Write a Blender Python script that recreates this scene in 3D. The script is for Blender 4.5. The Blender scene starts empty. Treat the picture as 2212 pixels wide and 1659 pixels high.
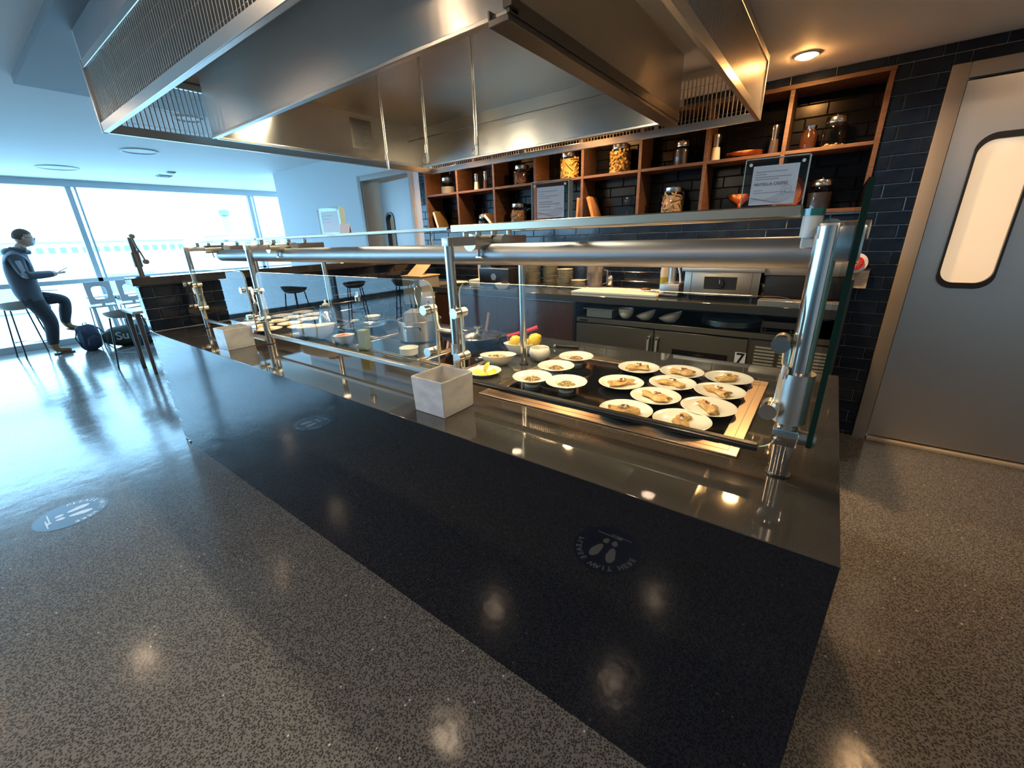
import bpy, bmesh, math, random
from mathutils import Vector, Matrix, noise
random.seed(7)
C = bpy.context.scene.collection
PI = math.pi
# ------------------------------------------------------------------ camera
YAW, PITCH, ROLL, FPX = -0.647818, 0.345161, -0.035002, 886.758
cy_, sy_, cp_, sp_, cr_, sr_ = math.cos(YAW), math.sin(YAW), math.cos(PITCH), math.sin(PITCH), math.cos(ROLL), math.sin(ROLL)
fwd = Vector((sy_*cp_, cy_*cp_, -sp_)); rt = Vector((cy_, -sy_, 0)); up = rt.cross(fwd)
r2 = cr_*rt + sr_*up; u2 = -sr_*rt + cr_*up
cd = bpy.data.cameras.new('camera'); cam = bpy.data.objects.new('camera', cd); C.objects.link(cam)
cd.sensor_width = 36; cd.lens = FPX/2212*36; cd.clip_start = 0.02; cd.clip_end = 1000
cam.matrix_world = Matrix(((r2.x, u2.x, -fwd.x, -0.114), (r2.y, u2.y, -fwd.y, -0.81), (r2.z, u2.z, -fwd.z, 1.479), (0, 0, 0, 1)))
S = bpy.context.scene
S.camera = cam
# ------------------------------------------------------------------ view + world
S.view_settings.view_transform = 'Standard'; S.view_settings.look = 'None'
S.view_settings.gamma = 1; S.view_settings.use_curve_mapping = False
S.view_settings.exposure = 0.4
S.cycles.use_denoising = True
S.cycles.max_bounces = 10; S.cycles.transparent_max_bounces = 24; S.cycles.glossy_bounces = 6
S.cycles.sample_clamp_indirect = 25; S.cycles.caustics_reflective = False; S.cycles.caustics_refractive = False
W = bpy.data.worlds.new('sky'); S.world = W; W.use_nodes = True
bg = W.node_tree.nodes['Background']; bg.inputs[0].default_value = (0.36, 0.68, 1.0, 1); bg.inputs[1].default_value = 8.5
def area(name, loc, rot, sx, sy, power, col, shape='RECTANGLE', spread=PI, portal=False):
    l = bpy.data.lights.new(name, 'AREA'); l.shape = shape; l.size = sx; l.size_y = sy; l.energy = power; l.color = col; l.spread = spread
    o = bpy.data.objects.new(name, l); C.objects.link(o); o.location = loc; o.rotation_euler = rot
    if portal: l.cycles.is_portal = True
    return o
area('window_portal', (-10.2, -4.0, 1.25), (0, -PI/2, 0), 2.5, 20, 1, (1, 1, 1), portal=True)
WARM = (1.0, 0.60, 0.28)
KITCHEN_LAMPS = [(-3.49, 2.52), (-1.95, 2.52), (-0.424, 2.515), (0.71, 2.21)]
LOUNGE_LAMPS = [(-5.14, -.70), (-2.03, -.61), (-2.5, -1.87), (-1.05, -1.87), (-1.06, -3.05), (-5.7, -1.85), (-8.8, -2.6), (.9, -1.4), (1.6, -2.9)]  # last two are unseen extras, added to brighten the right side and door
for x, y in KITCHEN_LAMPS: area('downlight_lamp', (x, y, 2.380), (0, 0, 0), .09, .09, 16 if x < .5 else 2.5, WARM, 'DISK', PI*.8)
for x, y in LOUNGE_LAMPS: area('downlight_lamp', (x, y, 2.545), (0, 0, 0), .11, .11, 1.6 if x < -4 else (6.5 if x < .5 else 11), (1, .74, .50), 'DISK', PI)
for x in (-3.3, -2.3, -1.25, -.62): area('food_lamp', (x, .50, 1.372), (0, 0, 0), .7, .03, 2.4, (1.0, .68, .36))
area('hood_lamp', (-2.95, .75, 2.33), (0, 0, 0), .30, .10, 10, (1, .86, .60))
area('hood_lamp', (-1.35, .75, 2.33), (0, 0, 0), .30, .10, 16, (1, .86, .60))
area('passage_lamp', (-5.0, 4.2, 2.3), (0, 0, 0), .4, .4, 12, (1, .66, .34))

# ------------------------------------------------------------------ materials
MC = {}
def mat(name, base=(.5, .5, .5), rough=.5, metal=0, spec=.5, emit=None, es=0, trans=0, coat=0, aniso=0, bump=None, noise_col=None, alpha=1, ior=1.5, brush=None):
    if name in MC: return MC[name]
    m = bpy.data.materials.new(name); m.use_nodes = True; MC[name] = m
    nt = m.node_tree; p = nt.nodes['Principled BSDF']
    p.inputs['Base Color'].default_value = (*base, 1); p.inputs['Roughness'].default_value = rough
    p.inputs['Metallic'].default_value = metal; p.inputs['Specular IOR Level'].default_value = spec
    p.inputs['IOR'].default_value = ior
    if emit: p.inputs['Emission Color'].default_value = (*emit, 1); p.inputs['Emission Strength'].default_value = es
    if trans: p.inputs['Transmission Weight'].default_value = trans
    if coat: p.inputs['Coat Weight'].default_value = coat; p.inputs['Coat Roughness'].default_value = .05
    tc = nt.nodes.new('ShaderNodeTexCoord')
    if aniso:
        p.inputs['Anisotropic'].default_value = aniso
        tg = nt.nodes.new('ShaderNodeCombineXYZ'); tg.inputs[0 if name == 'door_steel' else 2].default_value = 1   # brushing direction
        nt.links.new(tg.outputs[0], p.inputs['Tangent'])
    if noise_col:                       # (other colour, scale, stretch, contrast lo, hi)
        c2, sc, st, lo, hi = noise_col
        mp = nt.nodes.new('ShaderNodeMapping'); mp.inputs['Scale'].default_value = st
        nz = nt.nodes.new('ShaderNodeTexNoise'); nz.inputs['Scale'].default_value = sc; nz.inputs['Detail'].default_value = 5
        rp = nt.nodes.new('ShaderNodeValToRGB'); rp.color_ramp.elements[0].position = lo; rp.color_ramp.elements[1].position = hi
        rp.color_ramp.elements[0].color = (*base, 1); rp.color_ramp.elements[1].color = (*c2, 1)
        nt.links.new(tc.outputs['Object'], mp.inputs[0]); nt.links.new(mp.outputs[0], nz.inputs[0])
        nt.links.new(nz.outputs[0], rp.inputs[0]); nt.links.new(rp.outputs[0], p.inputs['Base Color'])
    if bump:                            # (scale, strength, stretch)
        sc, stg, st = bump
        mp = nt.nodes.new('ShaderNodeMapping'); mp.inputs['Scale'].default_value = st
        nz = nt.nodes.new('ShaderNodeTexNoise'); nz.inputs['Scale'].default_value = sc; nz.inputs['Detail'].default_value = 3
        bp = nt.nodes.new('ShaderNodeBump'); bp.inputs['Strength'].default_value = stg; bp.inputs['Distance'].default_value = .01
        nt.links.new(tc.outputs['Object'], mp.inputs[0]); nt.links.new(mp.outputs[0], nz.inputs[0])
        nt.links.new(nz.outputs[0], bp.inputs['Height']); nt.links.new(bp.outputs[0], p.inputs['Normal'])
    return m
def thin_glass(name, tint=(.93, .97, .96), rough=0.0, ior=1.5, edge=None):
    if name in MC: return MC[name]
    m = bpy.data.materials.new(name); m.use_nodes = True; MC[name] = m
    nt = m.node_tree; nt.nodes.remove(nt.nodes['Principled BSDF']); out = nt.nodes['Material Output']
    t = nt.nodes.new('ShaderNodeBsdfTransparent'); t.inputs[0].default_value = (*tint, 1)
    if edge:
        lw_ = nt.nodes.new('ShaderNodeLayerWeight'); lw_.inputs[0].default_value = .5; pw = nt.nodes.new('ShaderNodeMath'); pw.operation = 'POWER'; pw.inputs[1].default_value = 2.5
        mc = nt.nodes.new('ShaderNodeMixRGB'); mc.inputs[1].default_value = (*tint, 1); mc.inputs[2].default_value = (*edge, 1)
        nt.links.new(lw_.outputs['Facing'], pw.inputs[0]); nt.links.new(pw.outputs[0], mc.inputs[0]); nt.links.new(mc.outputs[0], t.inputs[0])
    g = nt.nodes.new('ShaderNodeBsdfGlossy'); g.inputs['Roughness'].default_value = rough
    f = nt.nodes.new('ShaderNodeFresnel'); f.inputs[0].default_value = ior
    mx = nt.nodes.new('ShaderNodeMixShader')
    geo = nt.nodes.new('ShaderNodeNewGeometry'); mu = nt.nodes.new('ShaderNodeMath'); mu.operation = 'SUBTRACT'; mu.inputs[0].default_value = 1
    m2 = nt.nodes.new('ShaderNodeMath'); m2.operation = 'MULTIPLY'
    nt.links.new(geo.outputs['Backfacing'], mu.inputs[1]); nt.links.new(f.outputs[0], m2.inputs[0]); nt.links.new(mu.outputs[0], m2.inputs[1])
    nt.links.new(m2.outputs[0], mx.inputs[0]); nt.links.new(t.outputs[0], mx.inputs[1]); nt.links.new(g.outputs[0], mx.inputs[2])
    nt.links.new(mx.outputs[0], out.inputs[0]); return m
def floor_mat():
    m = bpy.data.materials.new('terrazzo'); m.use_nodes = True; nt = m.node_tree; p = nt.nodes['Principled BSDF']
    tc = nt.nodes.new('ShaderNodeTexCoord')
    def vor(sc, lo, hi, a, b, feat='F1'):
        v = nt.nodes.new('ShaderNodeTexVoronoi'); v.inputs['Scale'].default_value = sc; v.feature = feat
        r = nt.nodes.new('ShaderNodeValToRGB'); r.color_ramp.elements[0].position = lo; r.color_ramp.elements[1].position = hi
        r.color_ramp.elements[0].color = (*a, 1); r.color_ramp.elements[1].color = (*b, 1)
        nt.links.new(tc.outputs['Object'], v.inputs[0]); nt.links.new(v.outputs['Distance'], r.inputs[0]); return v, r
    v1, r1 = vor(150, .30, .62, (.045, .044, .043), (.20, .192, .18))
    nz = nt.nodes.new('ShaderNodeTexNoise'); nz.inputs['Scale'].default_value = 260; nt.links.new(tc.outputs['Object'], nz.inputs[0])
    mA = nt.nodes.new('ShaderNodeMixRGB'); mA.blend_type = 'OVERLAY'; mA.inputs[0].default_value = .5
    nt.links.new(r1.outputs[0], mA.inputs[1]); nt.links.new(nz.outputs[0], mA.inputs[2])
    v2 = nt.nodes.new('ShaderNodeTexVoronoi'); v2.inputs['Scale'].default_value = 38; nt.links.new(tc.outputs['Object'], v2.inputs[0])
    sep = nt.nodes.new('ShaderNodeSeparateColor'); nt.links.new(v2.outputs['Color'], sep.inputs[0])
    gt = nt.nodes.new('ShaderNodeMath'); gt.operation = 'GREATER_THAN'; gt.inputs[1].default_value = .93; nt.links.new(sep.outputs[0], gt.inputs[0])
    lt = nt.nodes.new('ShaderNodeMath'); lt.operation = 'LESS_THAN'; lt.inputs[1].default_value = .14; nt.links.new(v2.outputs['Distance'], lt.inputs[0])
    mm = nt.nodes.new('ShaderNodeMath'); mm.operation = 'MULTIPLY'; nt.links.new(gt.outputs[0], mm.inputs[0]); nt.links.new(lt.outputs[0], mm.inputs[1])
    mB = nt.nodes.new('ShaderNodeMixRGB'); mB.inputs[2].default_value = (.65, .62, .56, 1)
    nt.links.new(mm.outputs[0], mB.inputs[0]); nt.links.new(mA.outputs[0], mB.inputs[1]); nt.links.new(mB.outputs[0], p.inputs['Base Color'])
    p.inputs['Specular IOR Level'].default_value = .32
    n2 = nt.nodes.new('ShaderNodeTexNoise'); n2.inputs['Scale'].default_value = 7; n2.inputs['Detail'].default_value = 6; nt.links.new(tc.outputs['Object'], n2.inputs[0])
    bp = nt.nodes.new('ShaderNodeBump'); bp.inputs['Strength'].default_value = .09; bp.inputs['Distance'].default_value = .02
    nt.links.new(n2.outputs[0], bp.inputs['Height']); nt.links.new(bp.outputs[0], p.inputs['Normal'])
    r3 = nt.nodes.new('ShaderNodeMapRange'); r3.inputs[3].default_value = .10; r3.inputs[4].default_value = .20
    nt.links.new(n2.outputs[0], r3.inputs[0]); nt.links.new(r3.outputs[0], p.inputs['Roughness'])
    return m
M_FLOOR = floor_mat()
M_WHITE = mat('white_plaster', (.70, .74, .76), .6)
M_CEIL = mat('ceiling_paint', (.86, .85, .83), .65)
M_BULK = mat('bulkhead_paint', (.30, .31, .32), .6)
M_GROUT = mat('grout', (.42, .45, .48), .8)
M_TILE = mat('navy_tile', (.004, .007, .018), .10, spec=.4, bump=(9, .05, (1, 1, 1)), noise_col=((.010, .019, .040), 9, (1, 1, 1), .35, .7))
M_STEEL = mat('brushed_steel', (.52, .49, .44), .30, 1, aniso=.6)
M_STEELD = mat('hood_steel', (.55, .52, .47), .26, 1, aniso=.8)
M_DOOR = mat('door_steel', (.62, .59, .55), .36, 1, aniso=.5)
M_CHROME = mat('polished_steel', (.68, .66, .62), .16, 1)
M_SATIN = mat('satin_steel', (.60, .58, .54), .32, 1)
M_WIRE = mat('screen_wire', (.50, .49, .47), .35, 1)
M_DARKSTEEL = mat('dark_steel', (.20, .18, .16), .35, 1)
M_FRIDGE = mat('fridge_steel', (.24, .22, .19), .38, 1, aniso=.5)
M_COUNTER = mat('dark_quartz', (.050, .047, .043), .035, noise_col=((.066, .062, .056), 320, (1, 1, 1), .35, .65), coat=.3)
M_FRONT = mat('dark_glass_front', (.005, .007, .012), .022, spec=.6)
M_BLACK = mat('black_plastic', (.012, .012, .013), .35)
M_GLASSBLK = mat('black_ceramic_glass', (.006, .006, .007), .05, coat=.6)
M_WOOD = mat('walnut', (.125, .062, .032), .5, noise_col=((.062, .031, .017), 14, (1, 1, 6), .35, .7))
M_WOODD = mat('walnut_door', (.085, .034, .016), .4, noise_col=((.045, .018, .009), 18, (6, 6, .6), .35, .7))
M_WOODL = mat('board_wood', (.42, .22, .09), .5, noise_col=((.30, .14, .05), 20, (1, 6, 1), .35, .7))
M_COPPER = mat('copper', (.75, .30, .15), .22, 1)
M_CERAM = mat('white_china', (.82, .79, .72), .12, coat=.3)
M_CERAMG = mat('grey_white_china', (.62, .61, .57), .2, coat=.3)
M_PAPER = mat('white_paper', (.88, .89, .95), .7)
M_PRINT = mat('grey_print', (.22, .23, .30), .7)
M_WHITEPL = mat('white_plastic', (.78, .77, .73), .35)
M_CREPE = mat('crepe', (.50, .25, .07), .5, noise_col=((.72, .48, .20), 60, (1, 1, 1), .35, .65), bump=(80, .5, (1, 1, 1)))
M_CREAM = mat('cream_filling', (.80, .68, .50), .5)
M_SAUCE = mat('red_brown_sauce', (.22, .045, .02), .25)
M_PASTA = mat('pasta', (.66, .40, .10), .5)
M_GRAIN = mat('grain', (.50, .36, .16), .6, noise_col=((.22, .12, .04), 90, (1, 1, 1), .4, .6))
M_LEMON = mat('lemon', (.85, .58, .04), .35, bump=(90, .3, (1, 1, 1)))
M_LEMONF = mat('lemon_flesh', (.86, .66, .16), .35)
M_RED = mat('red_silicone', (.62, .02, .03), .4)
M_OIL = mat('olive_oil', (.58, .46, .0), .08)
M_BOTTLE = None
M_MARBLE = mat('pearly_resin', (.74, .74, .72), .28, noise_col=((.58, .59, .61), 16, (1, 1, 1.8), .38, .66), coat=.3)
M_GLASS = thin_glass('clear_glass')
M_JAR = thin_glass('jar_glass', (.86, .88, .86), 0, 1.6, (.25, .27, .26))
M_ACRYL = thin_glass('acrylic', (.95, .97, .98), 0, 1.5)
M_PANE = thin_glass('window_glass', (.92, .97, .98))
M_EDGE = mat('glass_edge', (.03, .16, .13), .1, coat=.5)
M_EDGEL = mat('bright_glass_edge', (.50, .60, .55), .12, coat=.6)
M_MULL = mat('mullion_paint', (.46, .52, .55), .4)
M_LAMP = mat('lamp_glow', (1, .8, .5), .5, emit=(1, .45, .13), es=260)
M_LAMPW = mat('hood_lamp_glow', (1, .9, .7), .5, emit=(1, .90, .68), es=9)

# ------------------------------------------------------------------ mesh helper
class G:
    def __init__(s): s.bm = bmesh.new(); s.mi = 0
    def face(s, vs):
        try: f = s.bm.faces.new(vs); f.material_index = s.mi; return f
        except ValueError: return None
    def box(s, x0, x1, y0, y1, z0, z1, bev=0, rot=None, seg=2):
        b = bmesh.new()
        bmesh.ops.create_cube(b, size=1)
        for v in b.verts: v.co = Vector(((x0+x1)/2+v.co.x*(x1-x0), (y0+y1)/2+v.co.y*(y1-y0), (z0+z1)/2+v.co.z*(z1-z0)))
        if bev: bmesh.ops.bevel(b, geom=list(b.edges), offset=bev, segments=seg, affect='EDGES', profile=.6)
        s.merge(b, rot); return s
    def merge(s, b, M=None):
        mp = {}
        for v in b.verts: mp[v] = s.bm.verts.new(M @ v.co if M else v.co)
        for f in b.faces: s.face([mp[v] for v in f.verts])
        b.free()
    def ring(s, c, ax, r, n, rx=None):
        ax = Vector(ax).normalized(); a = Vector((0, 0, 1)) if abs(ax.z) < .9 else Vector((1, 0, 0))
        u = ax.cross(a).normalized(); w = ax.cross(u)
        return [s.bm.verts.new(Vector(c)+u*math.cos(2*PI*i/n)*r+w*math.sin(2*PI*i/n)*(rx or r)) for i in range(n)]
    def bridge(s, a, b):
        n = len(a)
        for i in range(n): s.face([a[i], a[(i+1) % n], b[(i+1) % n], b[i]])
    def cyl(s, p0, p1, r, n=16, r1=None, cap=True):
        p0, p1 = Vector(p0), Vector(p1); ax = p1-p0
        a = s.ring(p0, ax, r, n); b = s.ring(p1, ax, r if r1 is None else r1, n); s.bridge(a, b)
        if cap: s.face(a[::-1]); s.face(b)
        return s
    def tube(s, pts, r, n=8, closed=False, radii=None):
        pts = [Vector(p) for p in pts]; rings = []
        N = len(pts)
        prev = None
        for i, p in enumerate(pts):
            d = (pts[(i+1) % N]-pts[i-1]) if closed or 0 < i < N-1 else (pts[1]-pts[0] if i == 0 else pts[-1]-pts[-2])
            d.normalize()
            if prev is None: a = Vector((0, 0, 1)) if abs(d.z) < .9 else Vector((1, 0, 0)); u = d.cross(a).normalized()
            else: u = (prev-d*prev.dot(d)).normalized()
            prev = u; w = d.cross(u); rr = radii[i] if radii else r
            rings.append([s.bm.verts.new(p+u*math.cos(2*PI*k/n)*rr+w*math.sin(2*PI*k/n)*rr) for k in range(n)])
        for i in range(N-1): s.bridge(rings[i], rings[i+1])
        if closed: s.bridge(rings[-1], rings[0])
        else: s.face(rings[0][::-1]); s.face(rings[-1])
        return s
    def lathe(s, prof, n=28, c=(0, 0, 0), sx=1, sy=1, mis=None):
        c = Vector(c); rings = []
        for r, z in prof:
            if r < 1e-6: rings.append([s.bm.verts.new(c+Vector((0, 0, z)))])
            else: rings.append([s.bm.verts.new(c+Vector((math.cos(2*PI*i/n)*r*sx, math.sin(2*PI*i/n)*r*sy, z))) for i in range(n)])
        for k in range(len(rings)-1):
            a, b = rings[k], rings[k+1]
            if mis: s.mi = mis[k]
            if len(a) == 1 and len(b) == 1: continue
            if len(a) == 1:
                for i in range(n): s.face([a[0], b[i], b[(i+1) % n]])
            elif len(b) == 1:
                for i in range(n): s.face([a[i], a[(i+1) % n], b[0]])
            else: s.bridge(a, b)
        return s
    def poly(s, pts, d):                # extrude polygon pts along vector d
        d = Vector(d); a = [s.bm.verts.new(Vector(p)) for p in pts]; b = [s.bm.verts.new(Vector(p)+d) for p in pts]
        s.face(a[::-1]); s.face(b); s.bridge(a, b); return s
    def ball(s, c, r, n=12, m=8, sx=1, sy=1, sz=1, jit=0):
        pr = [(math.sin(PI*k/m)*r, -math.cos(PI*k/m)*r*sz) for k in range(m+1)]
        pr[0] = (0, pr[0][1]); pr[-1] = (0, pr[-1][1])
        k0 = len(s.bm.verts); s.lathe(pr, n, c, sx, sy)
        if jit:
            s.bm.verts.ensure_lookup_table()
            for v in s.bm.verts[k0:]: v.co += Vector([random.uniform(-jit, jit) for _ in range(3)])
        return s
    def mesh(s, name):
        bmesh.ops.recalc_face_normals(s.bm, faces=s.bm.faces[:])
        me = bpy.data.meshes.new(name); s.bm.to_mesh(me); s.bm.free(); return me
    def obj(s, name, m, parent=None, loc=None, rz=0, flat=False):
        me = s.mesh(name)
        for x in (m if isinstance(m, (list, tuple)) else [m]): me.materials.append(x)
        if not flat:
            me.polygons.foreach_set('use_smooth', [True]*len(me.polygons)); me.set_sharp_from_angle(angle=math.radians(38))
        o = bpy.data.objects.new(name, me); C.objects.link(o)
        if parent: o.parent = parent
        if loc: o.location = loc
        o.rotation_euler[2] = rz
        return o
def tag(o, label, cat, group=None, kind=None):
    o['label'] = label; o['category'] = cat
    if group: o['group'] = group
    if kind: o['kind'] = kind
    return o
def thing(name, label, cat, loc=(0, 0, 0), rz=0, group=None):
    o = bpy.data.objects.new(name, None); C.objects.link(o); o.empty_display_size = .05
    o.location = loc; o.rotation_euler[2] = rz; return tag(o, label, cat, group)
def struct(o): o['kind'] = 'structure'; return o
def senm(name):
    o = bpy.data.objects.new(name, None); C.objects.link(o); return struct(o)
def dup(o, loc, rz=None, label=None, group=None, sc=None):
    r = o.copy(); C.objects.link(r); r.location = loc
    if rz is not None: r.rotation_euler[2] = rz
    if label: r['label'] = label
    if group: r['group'] = group
    if sc: r.scale = sc
    for ch in list(o.children):
        c = ch.copy(); C.objects.link(c); c.parent = r
        for g in ch.children: d = g.copy(); C.objects.link(d); d.parent = c
    return r
def text_mesh(body, size, ext=0.0006, bold=False):
    cu = bpy.data.curves.new('t', 'FONT'); cu.body = body; cu.size = size; cu.extrude = ext; cu.align_x = 'CENTER'; cu.align_y = 'CENTER'
    if bold: cu.offset = size*.02
    o = bpy.data.objects.new('t', cu); C.objects.link(o)
    dg = bpy.context.evaluated_depsgraph_get(); me = bpy.data.meshes.new_from_object(o.evaluated_get(dg))
    bpy.data.objects.remove(o); return me
def text(body, size, m, name, parent, M, ext=.0005, bold=False):
    me = text_mesh(body, size, ext, bold); me.transform(M); me.materials.clear(); me.materials.append(m)
    o = bpy.data.objects.new(name, me); C.objects.link(o); o.parent = parent; return o
def RX(a): return Matrix.Rotation(a, 4, 'X')
def RY(a): return Matrix.Rotation(a, 4, 'Y')
def RZ(a): return Matrix.Rotation(a, 4, 'Z')
def T(x, y, z): return Matrix.Translation((x, y, z))
YW = 2.888
# ------------------------------------------------------------------ setting
def sbox(name, m, *b): return struct(G().box(*b).obj(name, m, flat=True))
sbox('floor', M_FLOOR, -10.35, 3.2, -14.2, 6.0, -.1, 0)
sbox('wall_right', mat('right_wall_paint', (.62, .60, .57), .6), 3.2, 3.3, -14.2, 3.0, 0, 2.7)
sbox('wall_front', mat('front_wall_paint', (.66, .67, .67), .6), -10.35, 3.3, -14.3, -14.2, 0, 2.7)
CZ = 2.405
sbox('ceiling', M_CEIL, -3.40, 3.2, -.055, 3.2, CZ, CZ+.35)                 # kitchen ceiling
sbox('trim_1', M_BULK, -4.63, -3.40, -.055, 3.2, 2.53, 2.60)                 # dropped ceiling left of the hood
sbox('trim_2', M_BULK, -4.63, 3.2, -.155, -.055, 2.53, 2.75)
sbox('ceiling_lounge', M_CEIL, -10.35, -4.63, -14.2, 6.2, 2.575, 2.70)
sbox('ceiling_front', M_CEIL, -4.63, 3.2, -14.2, -.155, 2.575, 2.70)
# back wall: white left part with doorway, tiled part with the shelf niche, steel door at the right
wb = senm('wall_back')
g = G()
for b in [(-7.65, -5.36, YW, YW+.13, 0, 2.62), (-5.36, -4.33, YW, YW+.13, 2.27, 2.62), (-4.33, -4.19, YW, YW+.13, 0, 2.62)]: g.box(*b)
g.obj('plaster', M_WHITE, wb, flat=True)
g = G()
for b in [(-4.19, -4.08, YW+.004, YW+.3, 0, 2.6), (-4.08, 0, YW+.004, YW+.3, 0, 1.56), (-4.08, 0, YW+.004, YW+.3, 2.34, 2.6), (0, .25, YW+.004, YW+.3, 0, 2.6), (.25, 1.25, YW+.004, YW+.3, 2.285, 2.6), (1.25, 3.2, YW+.004, YW+.3, 0, 2.6)]: g.box(*b)
g.obj('grout_bed', M_GROUT, wb, flat=True)
TM = {}
def tile_mesh(w, h):
    k = (round(w, 3), round(h, 3))
    if k not in TM:
        q = G(); e = .0035
        a = [q.bm.verts.new((x, 0, z)) for x, z in ((0, 0), (w, 0), (w, h), (0, h))]
        b = [q.bm.verts.new((x, -.006, z)) for x, z in ((0, 0), (w, 0), (w, h), (0, h))]
        c = [q.bm.verts.new((x, -.009, z)) for x, z in ((e, e), (w-e, e), (w-e, h-e), (e, h-e))]
        q.bridge(a, b); q.bridge(b, c); q.face(c)
        me = q.mesh('tile'); me.materials.append(M_TILE); TM[k] = me
    return TM[k]
TW, TH, TZ0 = .2405, .0803, 1.468
def tiles(parent, x0, x1, z0, z1, y, rotz=0, ori=(0, 0), off=.078):
    k0 = math.floor((z0-TZ0)/TH)
    k = k0
    while TZ0+k*TH < z1-.004:
        za, zb = max(z0, TZ0+k*TH), min(z1, TZ0+(k+1)*TH)
        o_ = off+(.1205 if k % 2 else 0)
        i = math.floor((x0-o_)/TW)
        while o_+i*TW < x1-.004:
            xa, xb = max(x0, o_+i*TW), min(x1, o_+(i+1)*TW)
            if xb-xa > .02 and zb-za > .015:
                o = bpy.data.objects.new('tile', tile_mesh(xb-xa-.004, zb-za-.004)); C.objects.link(o); o.parent = parent
                jx, jz = random.uniform(-.008, .008), random.uniform(-.008, .008)
                if rotz: o.location = (y, xa+.002, za+.002); o.rotation_euler = (jx*0, 0, rotz)
                else: o.location = (xa+.002, y, za+.002); o.rotation_euler = (0, 0, 0)
            i += 1
        k += 1
YT = YW+.004
tiles(wb, -4.19, -4.08, 1.0, 2.53, YT)
tiles(wb, -4.05, 0.0, 1.01, 1.56, YT)
tiles(wb, 0.0, .25, 0, CZ, YT)
tiles(wb, -1.2, 0, 2.34, CZ, YT)
tiles(wb, .25, 1.25, 2.285, CZ, YT)
wn = senm('wall_niche')
G().box(-4.08, 0, YW+.25, YW+.3, 1.56, 2.34).obj('grout_bed', mat('shaded_grout', (.02, .022, .026), .8), wn, flat=True)  # grout darkened to carry the shade inside the niche
TM.clear(); M_KEEP = M_TILE; M_TILE = mat('shaded_tile', (.0025, .003, .005), .22, spec=.25)  # darker copy of the navy tile, niche shade put into its colour
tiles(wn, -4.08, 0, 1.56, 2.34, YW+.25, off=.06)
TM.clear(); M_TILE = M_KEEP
# window wall
ww = senm('window_1')
g = G(); X = -10.25
my = [-12.85, -10.12, -7.4, -4.65, -1.92, .83, 3.56, 6.0]
for y in my: g.box(X-.08, X+.02, y-.035, y+.035, .1, 2.48, .004)
g.box(X-.1, X+.04, -14.2, 6.2, 2.47, 2.575); g.box(X-.1, X+.04, -14.2, 6.2, 0, .10); g.box(X-.06, X+.02, -14.2, 6.2, .97, 1.04)
for y in my: g.box(X-.06, X, y+.075, y+.10, .1, 2.48)
g.obj('window_frame', M_MULL, ww, flat=True)
for i in range(len(my)-1):
    for z0, z1 in ((.1, .97), (1.04, 2.48)):
        G().box(X-.035, X-.025, my[i]+.036, my[i+1]-.036, z0, z1).obj('pane', M_PANE, ww, flat=True)
sbox('wall_left', M_WHITE, -10.35, -7.65, 6.0, 6.1, 0, 2.7)
sbox('wall_passage', mat('cream_wall', (.62, .50, .34), .6), -7.65, -3.4, 5.2, 5.3, 0, 2.7)
sbox('wall_end', M_WHITE, -7.65, -7.52, YW+.13, 5.2, 0, 2.62)
sbox('wall_passage_side', mat('cream_wall2', (.62, .50, .34), .6), -3.9, -3.8, YW+.3, 5.2, 0, 2.7)
# doorway at the left
d2 = senm('door_2'); tr = mat('door_trim', (.42, .41, .38), .5)
g = G(); y0, y1 = YW-.012, YW+.14
g.box(-5.40, -5.33, y0, y1, 0, 2.30, .004); g.box(-4.37, -4.30, y0, y1, 0, 2.30, .004); g.box(-5.33, -4.37, y0, y1, 2.235, 2.30, .004)
g.obj('door_frame', tr, d2)
G().box(-5.33, -5.30, YW, YW+.45, 0, 2.235).obj('jamb', mat('jamb_grey', (.20, .18, .15), .6), d2, flat=True)
a = -.95
lf = G()
hw, hh = .10, .42
MD = T(-4.375, YW+.075, 0) @ RZ(PI-.16)
# leaf with a rounded window
def leaf(gg, w, h, t, cx, cz, ww_, wh, rad, M):
    n = 8; pts = []
    for qx, qz, a0 in ((1, 1, 0), (-1, 1, PI/2), (-1, -1, PI), (1, -1, 1.5*PI)):
        for i in range(n+1):
            a_ = a0+i/n*PI/2; pts.append((cx+qx*(ww_/2-rad)+math.cos(a_)*rad, cz+qz*(wh/2-rad)+math.sin(a_)*rad))
    outer = []
    for x, z in pts:
        dx, dz = x-cx, z-cz
        k = min([((w-cx)/dx if dx > 1e-6 else 1e9), (-cx/dx if dx < -1e-6 else 1e9), ((h-cz)/dz if dz > 1e-6 else 1e9), (-cz/dz if dz < -1e-6 else 1e9)])
        outer.append((cx+dx*k, cz+dz*k))
    # snap nearest points to corners
    for cxn, czn in ((w, h), (0, h), (0, 0), (w, 0)):
        j = min(range(len(outer)), key=lambda q: (outer[q][0]-cxn)**2+(outer[q][1]-czn)**2); outer[j] = (cxn, czn)
    L = []
    for y in (0, t):
        L.append(([gg.bm.verts.new(M @ Vector((x, y, z))) for x, z in pts], [gg.bm.verts.new(M @ Vector((x, y, z))) for x, z in outer]))
    gg.bridge(L[0][0], L[0][1]); gg.bridge(L[1][0], L[1][1]); gg.bridge(L[0][0], L[1][0]); gg.bridge(L[0][1], L[1][1])
    return pts
def gasket(gg, pts, y0, y1, wd, cx, cz, M):
    def sc(p, d):
        dx, dz = p[0]-cx, p[1]-cz; l = math.hypot(dx, dz); return (p[0]+dx/l*d, p[1]+dz/l*d)
    rings = []
    for d, y in ((-.012, y0), (wd, y0), (wd, y1), (-.012, y1)):
        rings.append([gg.bm.verts.new(M @ Vector((sc(p, d)[0], y, sc(p, d)[1]))) for p in pts])
    for i in range(4): gg.bridge(rings[i], rings[(i+1) % 4])
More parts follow.
